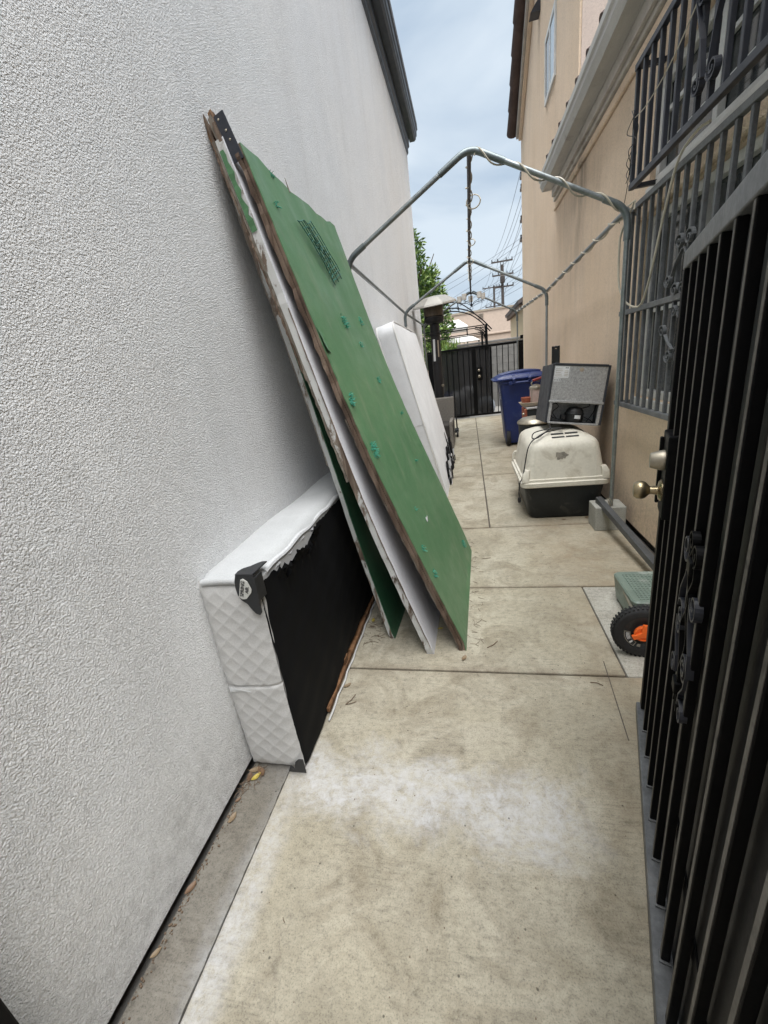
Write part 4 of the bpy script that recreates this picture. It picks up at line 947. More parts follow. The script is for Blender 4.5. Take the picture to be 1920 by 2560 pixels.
# worn white emblem and lettering block on its left side
lx = lambda z: cx - .31 - (z - .78) * .10 - .003
for pts in ([(-.05, .92), (-.01, .92), (.015, .98), (-.005, 1.0)][:], [(.0, .90), (.06, .90), (.03, .96)], [(-.055, .87), (.05, .865), (.04, .885), (-.05, .89)], [(-.065, .80), (.06, .795), (.06, .815), (-.065, .82)], [(-.06, .825), (-.01, .825), (-.01, .855), (-.06, .855)], [(.005, .822), (.055, .822), (.055, .85), (.005, .85)]):
    MB().prism([(lx(z - .06) + .0, cy - .10 + y * 1.6, z - .06) for y, z in pts], (-.002, 0, 0)).build('white_marking', 'white_mark', bn_)

# ================================================================ PET CRATE
cr = thing('pet_crate', 'cream and black plastic pet crate with a fridge resting on top', 'pet crate', (.74, 4.0, 0))
cx, cy = .742, 4.02
MB().loft([rrect(cx, cy, .262, .375, .05, .004), rrect(cx, cy, .278, .39, .07, .02), rrect(cx, cy, .322, .435, .07, .29), rrect(cx, cy, .322, .435, .07, .315)]).build('lower_shell', 'plast_black', cr, smooth=True)
MB().loft([rrect(cx, cy, .345, .462, .06, .305), rrect(cx, cy, .352, .470, .06, .312), rrect(cx, cy, .352, .470, .06, .345), rrect(cx, cy, .335, .452, .06, .352), rrect(cx, cy, .335, .452, .06, .372), rrect(cx, cy, .320, .438, .07, .376), rrect(cx, cy, .286, .404, .085, .60), rrect(cx, cy, .278, .396, .085, .635), rrect(cx, cy, .262, .380, .085, .662), rrect(cx, cy, .235, .352, .08, .682), rrect(cx, cy, .18, .285, .08, .708), rrect(cx, cy, .12, .18, .06, .728), rrect(cx, cy, .04, .06, .03, .732)]).build('upper_shell', 'plast_cream', cr, smooth=True)
for sx in (-1, 1):
    for sy in (-1, 1):
        MB().loft([rrect(cx + sx * .315, cy + sy * .425, .030, .032, .012, .353), rrect(cx + sx * .312, cy + sy * .420, .028, .03, .012, .42), rrect(cx + sx * .300, cy + sy * .405, .022, .025, .012, .455)]).build('corner_latch', 'plast_cream', cr, smooth=True)
# vent slots on the sloping shoulder
o_ = Vector((cx - .085, cy - .325, .6945)); sl = Vector((0, .067, .026)).normalized()
for i in (0, 1):
    for j in (0, 1):
        MB().obox(o_ + Vector((.112 * i, 0, 0)) + sl * (.055 * j), (.10, 0, 0), sl * .017, (0, -.0006, .003)).build('vent_slot', 'print_dark', cr)
# worn patch of old sticker
rr_ = random.Random(8); m = MB(); zc, xc = .555, cx - .02
pts = [(-.06, .02), (-.055, .045), (-.02, .038), (.02, .046), (.035, .03), (.07, .008), (.04, -.006), (.03, -.028), (.012, -.02), (.0, -.034), (-.012, -.022), (-.03, -.036), (-.05, -.03), (-.048, -.008), (-.062, 0)]
yf = lambda z: cy - (.438 - (z - .376) * .1518) - .0012
m.prism([(xc + a * .8, yf(zc + b_ * .8), zc + b_ * .8) for a, b_ in pts], (0, -.0006, 0)).build('worn_sticker', 'worn_mark', cr)
for xx in (-.235, .235):
    MB().obox((cx + xx, yf(.40) + .001, .40), (.004, 0, 0), (0, -.004, 0), (0, .035, .215)).build('moulded_rib', 'plast_cream', cr)

# ================================================================ SMALL FRIDGE ON THE CRATE
fr_ = thing('small_fridge', 'small dark fridge tipped on the pet crate with compressor showing', 'fridge', (.86, 4.1, .74))
FM = Matrix.Translation((.627, 3.86, .806)) @ Matrix.Rotation(R(8.6), 4, 'Y') @ Matrix.Rotation(R(-4), 4, 'X')
def fb(name, x0, x1, y0, y1, z0, z1, mat, bev=0, par=None): return MB().box(x0, x1, y0, y1, z0, z1).xf(FM).build(name, mat, par or fr_, bev=bev)
W_, H_, D_ = .452, .487, .44
for nm, x0, x1, y0, y1, z0, z1 in (('cabinet_side', -.004, .014, .0, D_, 0, H_), ('cabinet_side', W_ - .014, W_ + .004, .0, D_, 0, H_), ('cabinet_top', .0141, W_ - .0141, 0, D_, H_ - .012, H_ + .006), ('cabinet_base', .0141, W_ - .0141, .02, D_, 0, .012), ('door', -.004, W_ + .004, D_ + .001, D_ + .05, 0, H_ + .006)):
    fb(nm, x0, x1, y0, y1, z0, z1, 'fridge_dark', .004)
fb('back_panel', .0145, W_ - .0145, .006, .02, .185, H_ - .0125, 'zinc', .002)
fb('panel_lip', .006, W_ - .006, -.006, .0055, .172, .192, 'zinc', .003)
fb('compartment_back', .0145, W_ - .0145, .20, .21, .0125, .18, 'zinc')
fb('compartment_roof', .0145, W_ - .0145, .021, .199, .176, .1845, 'zinc')
for x0 in (.0145, W_ - .0385): fb('back_post', x0, x0 + .024, .0, .03, .0125, .171, 'zinc', .002)
fb('mount_rail', .02, W_ - .02, -.012, .012, -.004, .0115, 'zinc', .003)
cp = MB().lathe([(.055, .015), (.072, .02), (.076, .06), (.076, .085), (.070, .115), (.050, .138), (.015, .145)], (.245, .075, 0), (0, 0, 1), 24).xf(FM).build('compressor', 'cord_black', fr_, smooth=True)
MB().lathe([(.079, .082), (.081, .086), (.079, .092)], (.245, .075, 0), (0, 0, 1), 24).xf(FM).build('seam_ring', 'plast_black', cp, smooth=True)
MB().grid(lambda u, v: (.245 + .0775 * math.sin(R(-8 + 38 * u)), .075 - .0775 * math.cos(R(-8 + 38 * u)), .045 + .03 * v), 6, 1).xf(FM).build('compressor_label', 'label_white', cp)
fb('start_box', .135, .172, .04, .10, .03, .07, 'cord_black', .004)
m = MB()
for pts in ([(.07, .06, .17), (.10, .05, .14), (.06, .05, .09), (.10, .06, .04)], [(.28, .05, .13), (.34, .04, .15), (.35, .05, .17), (.30, .06, .178)], [(.41, .06, .17), (.39, .05, .10), (.345, .05, .02)], [(.09, .03, .17), (.04, .04, .15), (.03, .05, .10), (.06, .05, .05), (.13, .06, .03)], [(.32, .05, .06), (.37, .04, .04), (.40, .05, .015)]):
    m.tube(smooth_path(pts, 6), .0035, 6)
m.xf(FM).build('copper_line', 'cord_black', fr_, smooth=True)
lo_ = fb('rating_label', .020, .135, .0045, .0055, .375, .468, 'label_white')
for i in range(5): fb('label_print', .026, .085 - (i * 7 % 3) * .008, .0038, .0044, .388 + i * .014, .391 + i * .014, 'tan', 0, lo_)
fb('label_print', .103, .110, .0038, .0044, .452, .460, 'print_dark', 0, lo_); fb('label_print', .116, .124, .0038, .0044, .452, .460, 'print_dark', 0, lo_)
for i in range(4): fb('label_print', .098, .128, .0038, .0044, .39 + i * .013, .394 + i * .013, 'tan', 0, lo_)
bo_ = fb('barcode_label', .020, .075, .0045, .0055, .345, .369, 'label_white')
for i, wd in enumerate((3, 1, 2, 1, 3, 2, 1, 2, 3)): fb('barcode_bar', .023 + i * .0055, .023 + i * .0055 + wd * .0011, .0038, .0044, .351, .363, 'print_dark', 0, bo_)
MB().lathe([(.017, 0), (.017, .002), (.012, .003)], (.232, .0058, .445), (0, -1, 0), 20).xf(FM).build('plug_cap', 'tan', fr_)
# power cord over the crate
m = MB().tube(smooth_path([(.655, 3.86, .80), (.665, 3.83, .758), (.62, 3.76, .742), (.54, 3.68, .712), (.50, 3.70, .708), (.53, 3.80, .735), (.64, 3.84, .750), (.76, 3.82, .752), (.70, 3.78, .748), (.60, 3.74, .736), (.50, 3.66, .696), (.455, 3.62, .64), (.428, 3.60, .52), (.405, 3.585, .40), (.380, 3.57, .36), (.372, 3.575, .28), (.374, 3.58, .22)], 8), .0048, 7)
co_ = thing('power_cord', 'black power cord draped over the cream pet crate', 'cord', (.5, 3.7, .74))
m.build('cable', 'cord_black', co_, smooth=True)
MB().loft([rrect(.374, 3.58, .012, .010, .004, .222), rrect(.374, 3.58, .014, .012, .004, .20), rrect(.374, 3.58, .010, .010, .004, .180)]).build('plug', 'cord_black', co_, smooth=True)

# ================================================================ BLOCK, STEEL TUBE
cb = thing('concrete_block', 'grey concrete block under the canopy post by the beige wall', 'block', (1.03, 3.38, 0))
m = MB().box(.915, 1.135, 3.30, 3.50, 0, .192)
m.build('block_body', 'block', cb, bev=.006)
MB().box(.935, 1.115, 3.2985, 3.2995, .03, .165).build('block_recess', 'block', cb)
st_ = MB().obox((.945, 3.44, .196), (.115, -1.55, -.196 + .004), (.046, .0034, 0), (0, -.006, .046)).build('steel_tube', 'steel_tube', bev=.004)
tag(st_, 'dark grey square steel tube propped on the concrete block', 'steel tube')
m = MB().tube(helix((1.0, 3.30, .235), (1.02, 3.30, .24), .035, 1.6, 14), .003, 5); tag(m.build('tie_wire', 'nickel'), 'silver tie wire binding canopy post to the steel tube', 'wire')

# ================================================================ MOWER BEHIND THE GATE
mw = thing('lawn_mower', 'black and orange lawn mower with green grass box half behind gate', 'lawn mower', (.9, 2.0, 0))
wc = Vector((.722, 1.80, .127)); ax = Vector((-.10, -1, .0)).normalized()
ty = MB().lathe([(.085, -.022), (.112, -.026), (.122, -.02), (.127, -.010), (.127, .010), (.122, .02), (.112, .026), (.085, .022), (.083, 0), (.085, -.022)], wc, ax, 40, False).build('tyre', 'rubber', mw, smooth=True)
u_ = ax.orthogonal().normalized(); v_ = ax.cross(u_)
for k in range(44):
    a = k * 2 * math.pi / 44; d = u_ * math.cos(a) + v_ * math.sin(a); tng = ax.cross(d)
    for sgn in (-1, 1):
        MB().obox(wc + d * .125 + ax * (.001 if sgn > 0 else -.019) - tng * .006 + tng * (.004 * sgn), ax * .018, tng * .009, d * .0055).build('tread', 'rubber', ty)
dsc = MB().lathe([(.086, .012), (.084, .019), (.060, .012), (.04, .012), (.036, .017), (.01, .017)], wc, ax, 36).build('wheel_disc', 'plast_black', mw, smooth=True)
MB().lathe([(.040, .016), (.040, .024), (.034, .028), (.032, .022), (.012, .022)], wc, ax, 28).build('hub', 'orange', mw, smooth=True)
for k in range(3):
    a = R(100 + 120 * k); d = u_ * math.cos(a) + v_ * math.sin(a); tng = ax.cross(d); MB().obox(wc + ax * .02 - tng * .012, tng * .024, d * .05, ax * .012).build('spoke', 'orange', mw, bev=.003)
# printed sector on the disc
def sector(r0, r1, a0, a1, off, mat, n=8):
    # angles measured in the wheel face from the left, towards the ground
    lf = Vector((-1, .10, 0)).normalized(); dn_ = Vector((0, 0, -1)); m = MB()
    m.grid(lambda x, y: wc + ax * off + (lf * math.cos(R(a0 + (a1 - a0) * x)) + dn_ * math.sin(R(a0 + (a1 - a0) * x))) * (r0 + (r1 - r0) * y), n, 1); return m.build('wheel_print', mat, dsc)
sector(.054, .080, -8, 62, .0196, 'worn_mark'); sector(.057, .077, -5, 59, .0200, 'print_dark')
for r_ in (.059, .064, .069): sector(r_, r_ + .0025, -2, 30, .0204, 'white_mark')
sector(.059, .075, 40, 47, .0204, 'white_mark'); sector(.060, .074, 70, 82, .0204, 'worn_mark')
MB().tube([wc - ax * .02, wc - ax * .46], .008, 8).build('axle', 'nickel', mw)
MB().loft([rrect(.985, 1.90, .18, .09, .03, .05), rrect(.985, 1.90, .19, .09, .03, .10), rrect(.985, 1.90, .16, .06, .03, .135)]).build('deck', 'plast_black', mw, smooth=True)
# grass box: green ribbed tub
gx0, gx1, gy0, gy1 = .752, 1.10, 1.99, 2.33
MB().loft([rrect((gx0 + gx1) / 2, (gy0 + gy1) / 2, .165, .15, .03, .02), rrect((gx0 + gx1) / 2, (gy0 + gy1) / 2, .178, .165, .03, .15), rrect((gx0 + gx1) / 2, (gy0 + gy1) / 2, .172, .158, .03, .158), rrect((gx0 + gx1) / 2, (gy0 + gy1) / 2, .15, .135, .03, .154)]).build('grass_box', 'greenbox', mw, smooth=True)
for i in range(15): MB().box(gx0 + .035, gx1 - .035, gy0 + .035 + i * .0185, gy0 + .043 + i * .0185, .1535, .1575).build('grid_rib', 'greenbox', mw)
for i in range(15): MB().box(gx0 + .04 + i * .0185, gx0 + .047 + i * .0185, gy0 + .03, gy1 - .03, .1532, .1570).build('grid_rib', 'greenbox', mw)

# ================================================================ CLUTTER BY THE BIN
sv_ = thing('camp_stove', 'small black stove cabinet with silver top and red side near bin', 'stove', (.80, 5.25, 0))
MB().box(.64, .98, 5.1, 5.45, .02, .78).build('cabinet', 'plast_black', sv_, bev=.008)
MB().box(.63, .99, 5.09, 5.46, .781, .80).build('top_plate', 'zinc', sv_, bev=.004)
MB().box(.612, .639, 5.12, 5.43, .10, .78).build('side_panel', 'terracotta', sv_, bev=.004)
for z in (.60, .66, .72): MB().lathe([(.018, 0), (.016, .015), (.008, .018)], (.6115, 5.2, z), (-1, 0, 0), 12).build('control_knob', 'nickel', sv_)
for yy in (5.12, 5.40):
    for xx in (.66, .94): MB().box(xx, xx + .03, yy, yy + .03, 0, .0195).build('foot', 'plast_black', sv_)
tr_ = MB().lathe([(.02, .802), (.10, .803), (.135, .845), (.14, .85), (.132, .852), (.10, .815), (.01, .812)], (.70, 5.28, 0), seg=28).build('round_tray', 'tan', smooth=True)
tag(tr_, 'round tan metal tray on the small black stove cabinet', 'tray')
pt = MB().lathe([(.05, .818), (.062, .88), (.066, .90), (.060, .905), (.055, .86), (.01, .83)], (.655, 5.30, 0), seg=20).build('flower_pot', 'terracotta', smooth=True)
tag(pt, 'small terracotta pot on the tan tray near the bin', 'pot')
jr = thing('canister', 'pale pink canister with silver clamp lid on the tray', 'canister', (.76, 5.26, .82))
MB().loft([rrect(.755, 5.26, .06, .06, .012, .818), rrect(.755, 5.26, .064, .064, .015, .83), rrect(.755, 5.26, .064, .064, .015, .99)]).build('body', 'pink', jr, smooth=True)
MB().lathe([(.076, .991), (.078, 1.0), (.07, 1.02), (.03, 1.04), (.008, 1.045)], (.755, 5.26, 0), seg=22).build('lid', 'nickel', jr, smooth=True)
MB().tube([(.70, 5.20, .84), (.70, 5.19, 1.0)], .004, 6).build('clamp', 'nickel', jr)
MB().tube(smooth_path([(.72, 5.24, 1.03), (.70, 5.24, 1.06), (.74, 5.25, 1.085), (.79, 5.26, 1.07)], 5), .006, 6).build('clamp', 'nickel', jr)
MB().obox((.72, 5.22, 1.075), (.12, .0, .03), (0, .05, 0), (-.01, 0, .022)).build('red_handle', 'red', jr, bev=.006)
tb_ = thing('round_can', 'round black can with silver lid behind the pet crate', 'can', (.66, 4.80, 0))
MB().lathe([(.135, 0), (.14, .02), (.165, .66), (.17, .67), (.16, .68)], (.665, 4.76, 0), seg=26).build('body', 'plast_black', tb_, smooth=True)
MB().lathe([(.178, .681), (.18, .69), (.172, .705), (.13, .735), (.05, .748), (.01, .75)], (.665, 4.76, 0), seg=28).build('lid', 'nickel', tb_, smooth=True)
hp = thing('hand_truck', 'black hand truck with rounded top handle behind the small fridge', 'hand truck', (.95, 5.0, 0))
m = MB().tube(smooth_path([(.892, 5.02, .05), (.892, 5.02, .6), (.892, 5.02, 1.36), (.898, 5.02, 1.402), (.922, 5.02, 1.418), (.946, 5.02, 1.402), (.952, 5.02, 1.36), (.952, 5.02, .6), (.952, 5.02, .05)], 6), .012, 10)
m.build('frame', 'cord_black', hp, smooth=True)
MB().box(.893, .951, 5.012, 5.03, .2, 1.40).build('back_plate', 'plast_black', hp, bev=.004)
MB().box(.80, 1.05, 4.84, 5.00, .0, .012).build('toe_plate', 'plast_black', hp, bev=.003)
for sx in (.80, 1.02): MB().lathe([(.02, -.02), (.075, -.02), (.08, 0), (.075, .02), (.02, .02)], (sx + .012, 5.10, .08), (1, 0, 0), 20).build('wheel', 'rubber', hp, smooth=True)

# ================================================================ WICKER CHAIR AND SMALL THINGS BY THE LEFT WALL
wcx = thing('wicker_armchair', 'grey brown wicker armchair half hidden behind leaning mattress', 'armchair', (-.6, 7.6, 0))
MB().obox((-.86, 7.62, .0), (.56, 0, 0), (0, .05, 0), (.02, 0, .83)).build('backrest', 'wicker', wcx, bev=.02)
MB().box(-.86, -.30, 7.06, 7.615, .18, .42).build('seat', 'wicker_dark', wcx, bev=.02)
for xx in (-.86, -.36): MB().box(xx, xx + .055, 7.05, 7.61, .02, .47 + .0).build('armrest', 'wicker', wcx, bev=.012)
cart = thing('folding_cart', 'dark folded cart frame standing behind the wicker armchair', 'cart', (-.35, 8.6, 0))
for x_ in (-.40, -.28): MB().tube([(x_, 8.5, .1), (x_ - .02, 8.6, .75)], .014, 8).build('frame_tube', 'cord_black', cart)
MB().box(-.42, -.25, 8.3, 8.55, .08, .14).build('base', 'plast_black', cart, bev=.01)
for x_ in (-.41, -.27): MB().lathe([(.02, -.012), (.055, -.014), (.06, 0), (.055, .014), (.02, .012)], (x_, 8.28, .06), (1, 0, 0), 18).build('wheel', 'rubber', cart, smooth=True)

# ================================================================ BEYOND THE GATE
def blob(c, s, seed, amp=.18, n=14):
    rd = random.Random(seed); ph = [rd.uniform(0, 6.28) for _ in range(6)]; c = Vector(c); rings = []
    for i in range(n + 1):
        th_ = math.pi * i / n; ring = []
        for k in range(20):
            a = 2 * math.pi * k / 20; f = 1 + amp * (math.sin(3 * a + ph[0] + 2 * th_) * .5 + math.sin(5 * a + ph[1] - 3 * th_) * .35 + math.sin(9 * a + 7 * th_ + ph[2]) * .25)
            st = max(math.sin(th_), .02); ring.append((c.x + s[0] * f * st * math.cos(a), c.y + s[1] * f * st * math.sin(a), max(c.z - s[2] * f * math.cos(th_), .0 - .03)))
        rings.append(ring)
    return MB().loft(rings)
def bag(c, s, seed, mat, label):
    t_ = thing('rubbish_bag', label, 'rubbish bag', (c[0], c[1], -.03), 'rubbish bags behind the far gate')
    blob(c, s, seed).build('bag', mat, t_, smooth=True)
    MB().lathe([(.02, 0), (.03, .03), (.06, .09), (.02, .07)], (c[0], c[1], c[2] + s[2] * .95), (.2, 0, 1), 10).build('knot', mat, t_, smooth=True)
bag((.43, 11.75, .20), (.22, .22, .23), 1, 'bag_grey', 'full grey rubbish bag on ground behind the far gate')
bag((-.25, 11.6, .32), (.24, .22, .34), 2, 'bag_white', 'pale stuffed rubbish bag low behind left leaf of far gate')
bag((-.55, 11.9, .30), (.28, .24, .33), 3, 'plast_blue', 'dark blue rubbish bag at left behind the far gate')
bag((-.02, 11.75, .55), (.20, .2, .20), 4, 'bag_white', 'pale rubbish bag with red print high behind the far gate')
# block wall beyond, built of courses
bw = thing('block_wall', 'pale concrete block wall running beyond the far gate', 'wall', (1.4, 13.4, 0))
MB().box(-.2, 3.4, 13.405, 13.58, -.03, 1.78).build('wall_core', 'blockwall', bw)
bme = None
for r_ in range(9):
    for c_ in range(10):
        x0 = -.3 + c_ * .405 + (.2 if r_ % 2 else 0); z0 = -.03 + r_ * .203
        if x0 + .395 > 3.4: continue
        if bme is None:
            bme = MB().box(1.4, 1.4 + .395, 13.4, 13.4 + .195, 0, .193).build('brick', 'blockwall', bw, bev=.006); o = bme
        else: o = bme.copy(); COL.objects.link(o)
        o.location = (x0 - 1.4, 0, z0)
MB().box(-.3, 3.45, 13.38, 13.62, 1.80, 1.86).build('coping', 'blockwall', bw, bev=.01)
# low beige parapet wall and the beige building behind
pw = thing('boundary_wall', 'low beige boundary wall between the gate and far building', 'wall', (5, 20, 0))
MB().box(.2, 9, 20, 20.3, -.05, 2.33).build('wall', 'wall_far', pw)
MB().box(.15, 9, 19.95, 20.35, 2.331, 2.40).build('coping', 'wall_far', pw, bev=.01)
fb_ = thing('far_building', 'flat roofed pale beige building beyond the far gate', 'building', (-1, 33, 0))
MB().box(-4.5, 3.0, 30, 37, -.05, 4.22).build('wall', 'wall_far', fb_)
MB().box(-4.55, 3.05, 29.95, 37.05, 4.221, 4.33).build('parapet', 'tan', fb_)
vt = MB().box(.78, 1.12, 29.96, 29.998, 3.83, 4.13).build('vent', 'wall_far', fb_)
for i in range(4): MB().obox((.80, 29.93, 3.86 + i * .07), (.30, 0, 0), (0, .03, .03), (0, 0, .012)).build('louvre', 'wood_grey', vt)
nb = thing('neighbour_house', 'small house with dark eave peeking past the beige gable', 'house', (3.4, 15.5, 0))
MB().box(1.66, 5, 14, 18, -.05, 2.70).build('wall', 'wall_far2', nb)
rf_ = MB().prism([(1.48, 13.8, 2.84), (1.50, 13.8, 2.74), (4.9, 13.8, 4.6), (4.9, 13.8, 4.72)], (0, 4.4, 0)).build('roof', 'tile_grey', nb)
MB().box(1.52, 1.62, 13.85, 18, 2.62, 2.75).build('gutter', 'wood_brown', nb, bev=.01)
# white canopy and iron gazebo
gz = thing('iron_gazebo', 'black wrought iron gazebo frame behind the far gate', 'gazebo', (-.1, 13.0, 0))
gx0, gx1, gy0, gy1 = -1.35, .53, 12.4, 13.2
for x_ in (gx0, gx1):
    for y_ in (gy0, gy1):
        MB().box(x_ - .02, x_ + .02, y_ - .02, y_ + .02, -.03, 2.25).build('post', 'iron', gz)
        if x_ == gx1:
            sg = -1
            MB().box(x_ - .13, x_ - .105, y_ - .012, y_ + .012, 1.2, 2.10).build('inner_post', 'iron', gz)
            for q in range(5): MB().ribbon([(x_ - .02 - q * .05, y_, 2.2), (x_ - .02, y_, 2.2 - q * .075 - .05)], (0, 1, 0), .012, .008).build('lattice', 'iron', gz)
            for q in range(4): MB().ribbon([(x_ - .26 + q * .05, y_ + .01, 2.2), (x_ - .02, y_ + .01, 1.9 + q * .06)], (0, 1, 0), .012, .008).build('lattice', 'iron', gz)
            MB().tube([(x_ - .30 + .28 * math.sin(R(k * 9)), y_, 1.92 + .28 * math.cos(R(k * 9))) for k in range(11)], .010, 6).build('corner_brace', 'iron', gz)
for y_ in (gy0, gy1):
    for z_ in (2.05, 2.23): MB().box(gx0 + .021, gx1 - .021, y_ - .014, y_ + .014, z_ - .012, z_ + .012).build('beam', 'iron', gz)
    MB().tube(smooth_path([(gx1 + .13, y_, 2.10), (gx1 - .12, y_, 2.38), (.13, y_, 2.60), (-.18, y_, 2.72), (-.41, y_, 2.76)], 6), .016, 7).build('roof_rib', 'iron', gz, smooth=True)
    MB().tube(smooth_path([(gx0 - .13, y_, 2.10), (gx0 + .12, y_, 2.38), (-.95, y_, 2.60), (-.64, y_, 2.72), (-.41, y_, 2.76)], 6), .016, 7).build('roof_rib', 'iron', gz, smooth=True)
for x_ in (-.41, -.18, -.64): MB().tube([(x_, gy0, 2.75), (x_, gy1, 2.75)], .014, 7).build('ridge_bar', 'iron', gz)
for x_ in (-.41, ): MB().tube(smooth_path([(gx1 - .30, gy0 + .4, 2.60), (-.10, gy0 + .4, 2.86), (-.41, gy0 + .4, 2.94), (-.72, gy0 + .4, 2.86)], 6), .014, 7).build('top_rib', 'iron', gz, smooth=True)
for x_ in (-.62, -.20): MB().tube([(x_, gy0 + .4, 2.73), (x_, gy0 + .4, 2.90)], .012, 6).build('top_post', 'iron', gz)
cw = thing('white_canopy', 'white peaked canopy roof beyond the iron gazebo', 'canopy', (-.3, 17, 0))
MB().loft([[(-1.3, 15.6, 2.42), (.05, 15.6, 2.42), (.05, 17.4, 2.42), (-1.3, 17.4, 2.42)], [(-1.3, 15.6, 2.50), (.05, 15.6, 2.50), (.05, 17.4, 2.50), (-1.3, 17.4, 2.50)], [(-.45, 16.3, 2.78), (-.25, 16.3, 2.78), (-.25, 16.7, 2.78), (-.45, 16.7, 2.78)]]).build('roof', 'canopy_white', cw)
MB().loft([[(-1.0, 14.9, 1.98), (.42, 14.9, 1.98), (.42, 15.5, 1.98), (-1.0, 15.5, 1.98)], [(-.9, 15.0, 2.16), (.1, 15.0, 2.16), (.1, 15.45, 2.16), (-.9, 15.45, 2.16)]]).build('valance', 'canopy_white', cw)
for x_ in (-1.25, 0): MB().box(x_, x_ + .04, 15.62, 15.66, -.05, 2.419).build('post', 'iron', cw)
for x_ in (-.95, .36): MB().box(x_, x_ + .04, 14.95, 14.99, -.05, 1.979).build('post', 'iron', cw)

# ---------------------------------------------------------------- tree and plants
def foliage(name, par, mat, centers, n, leaf, seed, aspect=.42):
    rd = random.Random(seed); m = MB()
    wts = [c[1] ** 2 for c in centers]; tot = sum(wts)
    for (c, r_), wq in zip(centers, wts):
        c = Vector(c)
        for k in range(int(n * wq / tot)):
            d = Vector((rd.gauss(0, 1), rd.gauss(0, 1), rd.gauss(0, 1))).normalized() * (r_ * (.35 + .65 * rd.random() ** .5)) ; d.z *= .85
            p = c + d; t_ = (d.normalized() * .6 + Vector((rd.uniform(-1, 1), rd.uniform(-1, 1), rd.uniform(-.4, .9)))).normalized()
            s_ = t_.cross(Vector((rd.uniform(-1, 1), rd.uniform(-1, 1), rd.uniform(-1, 1)))).normalized(); L_ = leaf * rd.uniform(.6, 1.25); w_ = L_ * aspect
            nn = t_.cross(s_) * (L_ * .12)
            m.add([p, p + t_ * L_ * .45 + s_ * w_ / 2 - nn, p + t_ * L_, p + t_ * L_ * .45 - s_ * w_ / 2 - nn], [(0, 1, 2), (0, 2, 3)])
    return m.build(name, mat, par, fix=False)
tr = thing('broadleaf_tree', 'leafy green tree rising behind the white building corner', 'tree', (-2.0, 15.2, 0))
MB().tube(smooth_path([(-2.0, 15.2, -.05), (-1.95, 15.2, 1.2), (-1.85, 15.1, 2.4), (-1.7, 15.1, 3.6)], 5), lambda t: .13 * (1 - .6 * t), 10).build('trunk', 'bark', tr, smooth=True)
rt2 = random.Random(55); cs = []
for k in range(9):
    a = rt2.uniform(0, 6.28); e_ = Vector((-1.75 + 1.0 * math.cos(a), 15.1 + .8 * math.sin(a), rt2.uniform(2.4, 4.9)))
    MB().tube(smooth_path([(-1.85, 15.1, 1.8 + k * .2), Vector((-1.8, 15.1, 2.2 + k * .2)).lerp(e_, .5) + Vector((0, 0, .2)), e_], 5), lambda t: .045 * (1 - .75 * t), 7).build('limb', 'bark', tr, smooth=True)
for c, r_ in (((-1.75, 15, 4.3), .62), ((-1.35, 15, 3.7), .55), ((-1.0, 15.1, 3.5), .40), ((-1.9, 15.2, 3.3), .8), ((-1.2, 14.8, 2.9), .5), ((-.85, 14.9, 2.85), .32), ((-1.5, 14.7, 2.3), .6), ((-.95, 14.6, 2.2), .38), ((-2.3, 15.2, 4.9), .6), ((-1.55, 15, 4.85), .32), ((-1.08, 15, 4.05), .25), ((-.75, 14.6, 1.7), .38), ((-1.3, 14.5, 1.7), .45), ((-1.62, 15, 5.2), .22), ((-.78, 14.8, 3.15), .2), ((-.62, 14.7, 2.45), .2)):
    cs.append((c, r_))
foliage('crown', tr, 'leaf', cs, 5200, .17, 61)
foliage('crown', tr, 'leaf2', [(( c[0] + .08, c[1] - .15, c[2] + .08), r_ * .95) for c, r_ in cs], 2600, .15, 62)
pl = thing('tall_reeds', 'yellow green reedy plant behind the far gate', 'plant', (-.45, 12.9, 0))
m = MB(); rr3 = random.Random(71)
for k in range(120):
    x_, y_ = rr3.uniform(-.75, -.1), rr3.uniform(13.6, 14.1); h_ = rr3.uniform(1.3, 2.15); dx = rr3.uniform(-.15, .15)
    m.ribbon([(x_, y_, -.03), (x_ + dx * .3, y_, h_ * .6), (x_ + dx, y_ - .03, h_)], (rr3.uniform(-1, 1), rr3.uniform(-1, 1), .1), .022, .002)
m.build('stems', 'leaf2', pl)
foliage('leaves', pl, 'leaf', [((-.45, 13.8, 1.5), .5), ((-.3, 13.8, 1.2), .4), ((-.7, 13.7, 1.3), .4)], 500, .14, 73)

# ---------------------------------------------------------------- utility poles and wires
def upole(label, x, y, h, arms, wd, drop=None):
    p = thing('utility_pole', label, 'utility pole', (x, y, 0), 'utility poles beyond the alley')
    MB().tube([(x, y, -.05), (x, y, h)], lambda t: wd * (1 - .3 * t), 10).build('shaft', 'pole', p, smooth=True)
    for z, x0, x1, tilt in arms:
        MB().obox((x0, y - .12, z - .06), (x1 - x0, 0, tilt), (0, .1, 0), (0, 0, .12)).build('crossarm', 'pole', p)
        for f_ in (.03, .3, .7, .97): MB().lathe([(.035, 0), (.05, .05), (.03, .12), (.05, .16), (.02, .2)], (x0 + (x1 - x0) * f_, y - .07, z + .06 + tilt * f_), (0, 0, 1), 8).build('insulator', 'iron', p)
    return p
P1 = upole('tall wooden pole carrying three crossarms above the far building', 3.50, 45, 9.3, [(9.55, 2.55, 4.45, -.3 + .3), (8.45, 2.6, 4.5, 0), (7.45, 2.65, 4.5, 0)], .17)
for sx in (-.12, .12): MB().tube([(3.5 + sx, 45, 8.4), (3.5 + sx, 45, 9.6)], .03, 6).build('riser', 'pole', P1)
MB().lathe([(.18, 7.75), (.22, 7.8), (.22, 8.3), (.15, 8.36)], (3.5, 44.75, 0), (0, 0, 1), 14).build('transformer', 'pole', P1, smooth=True)
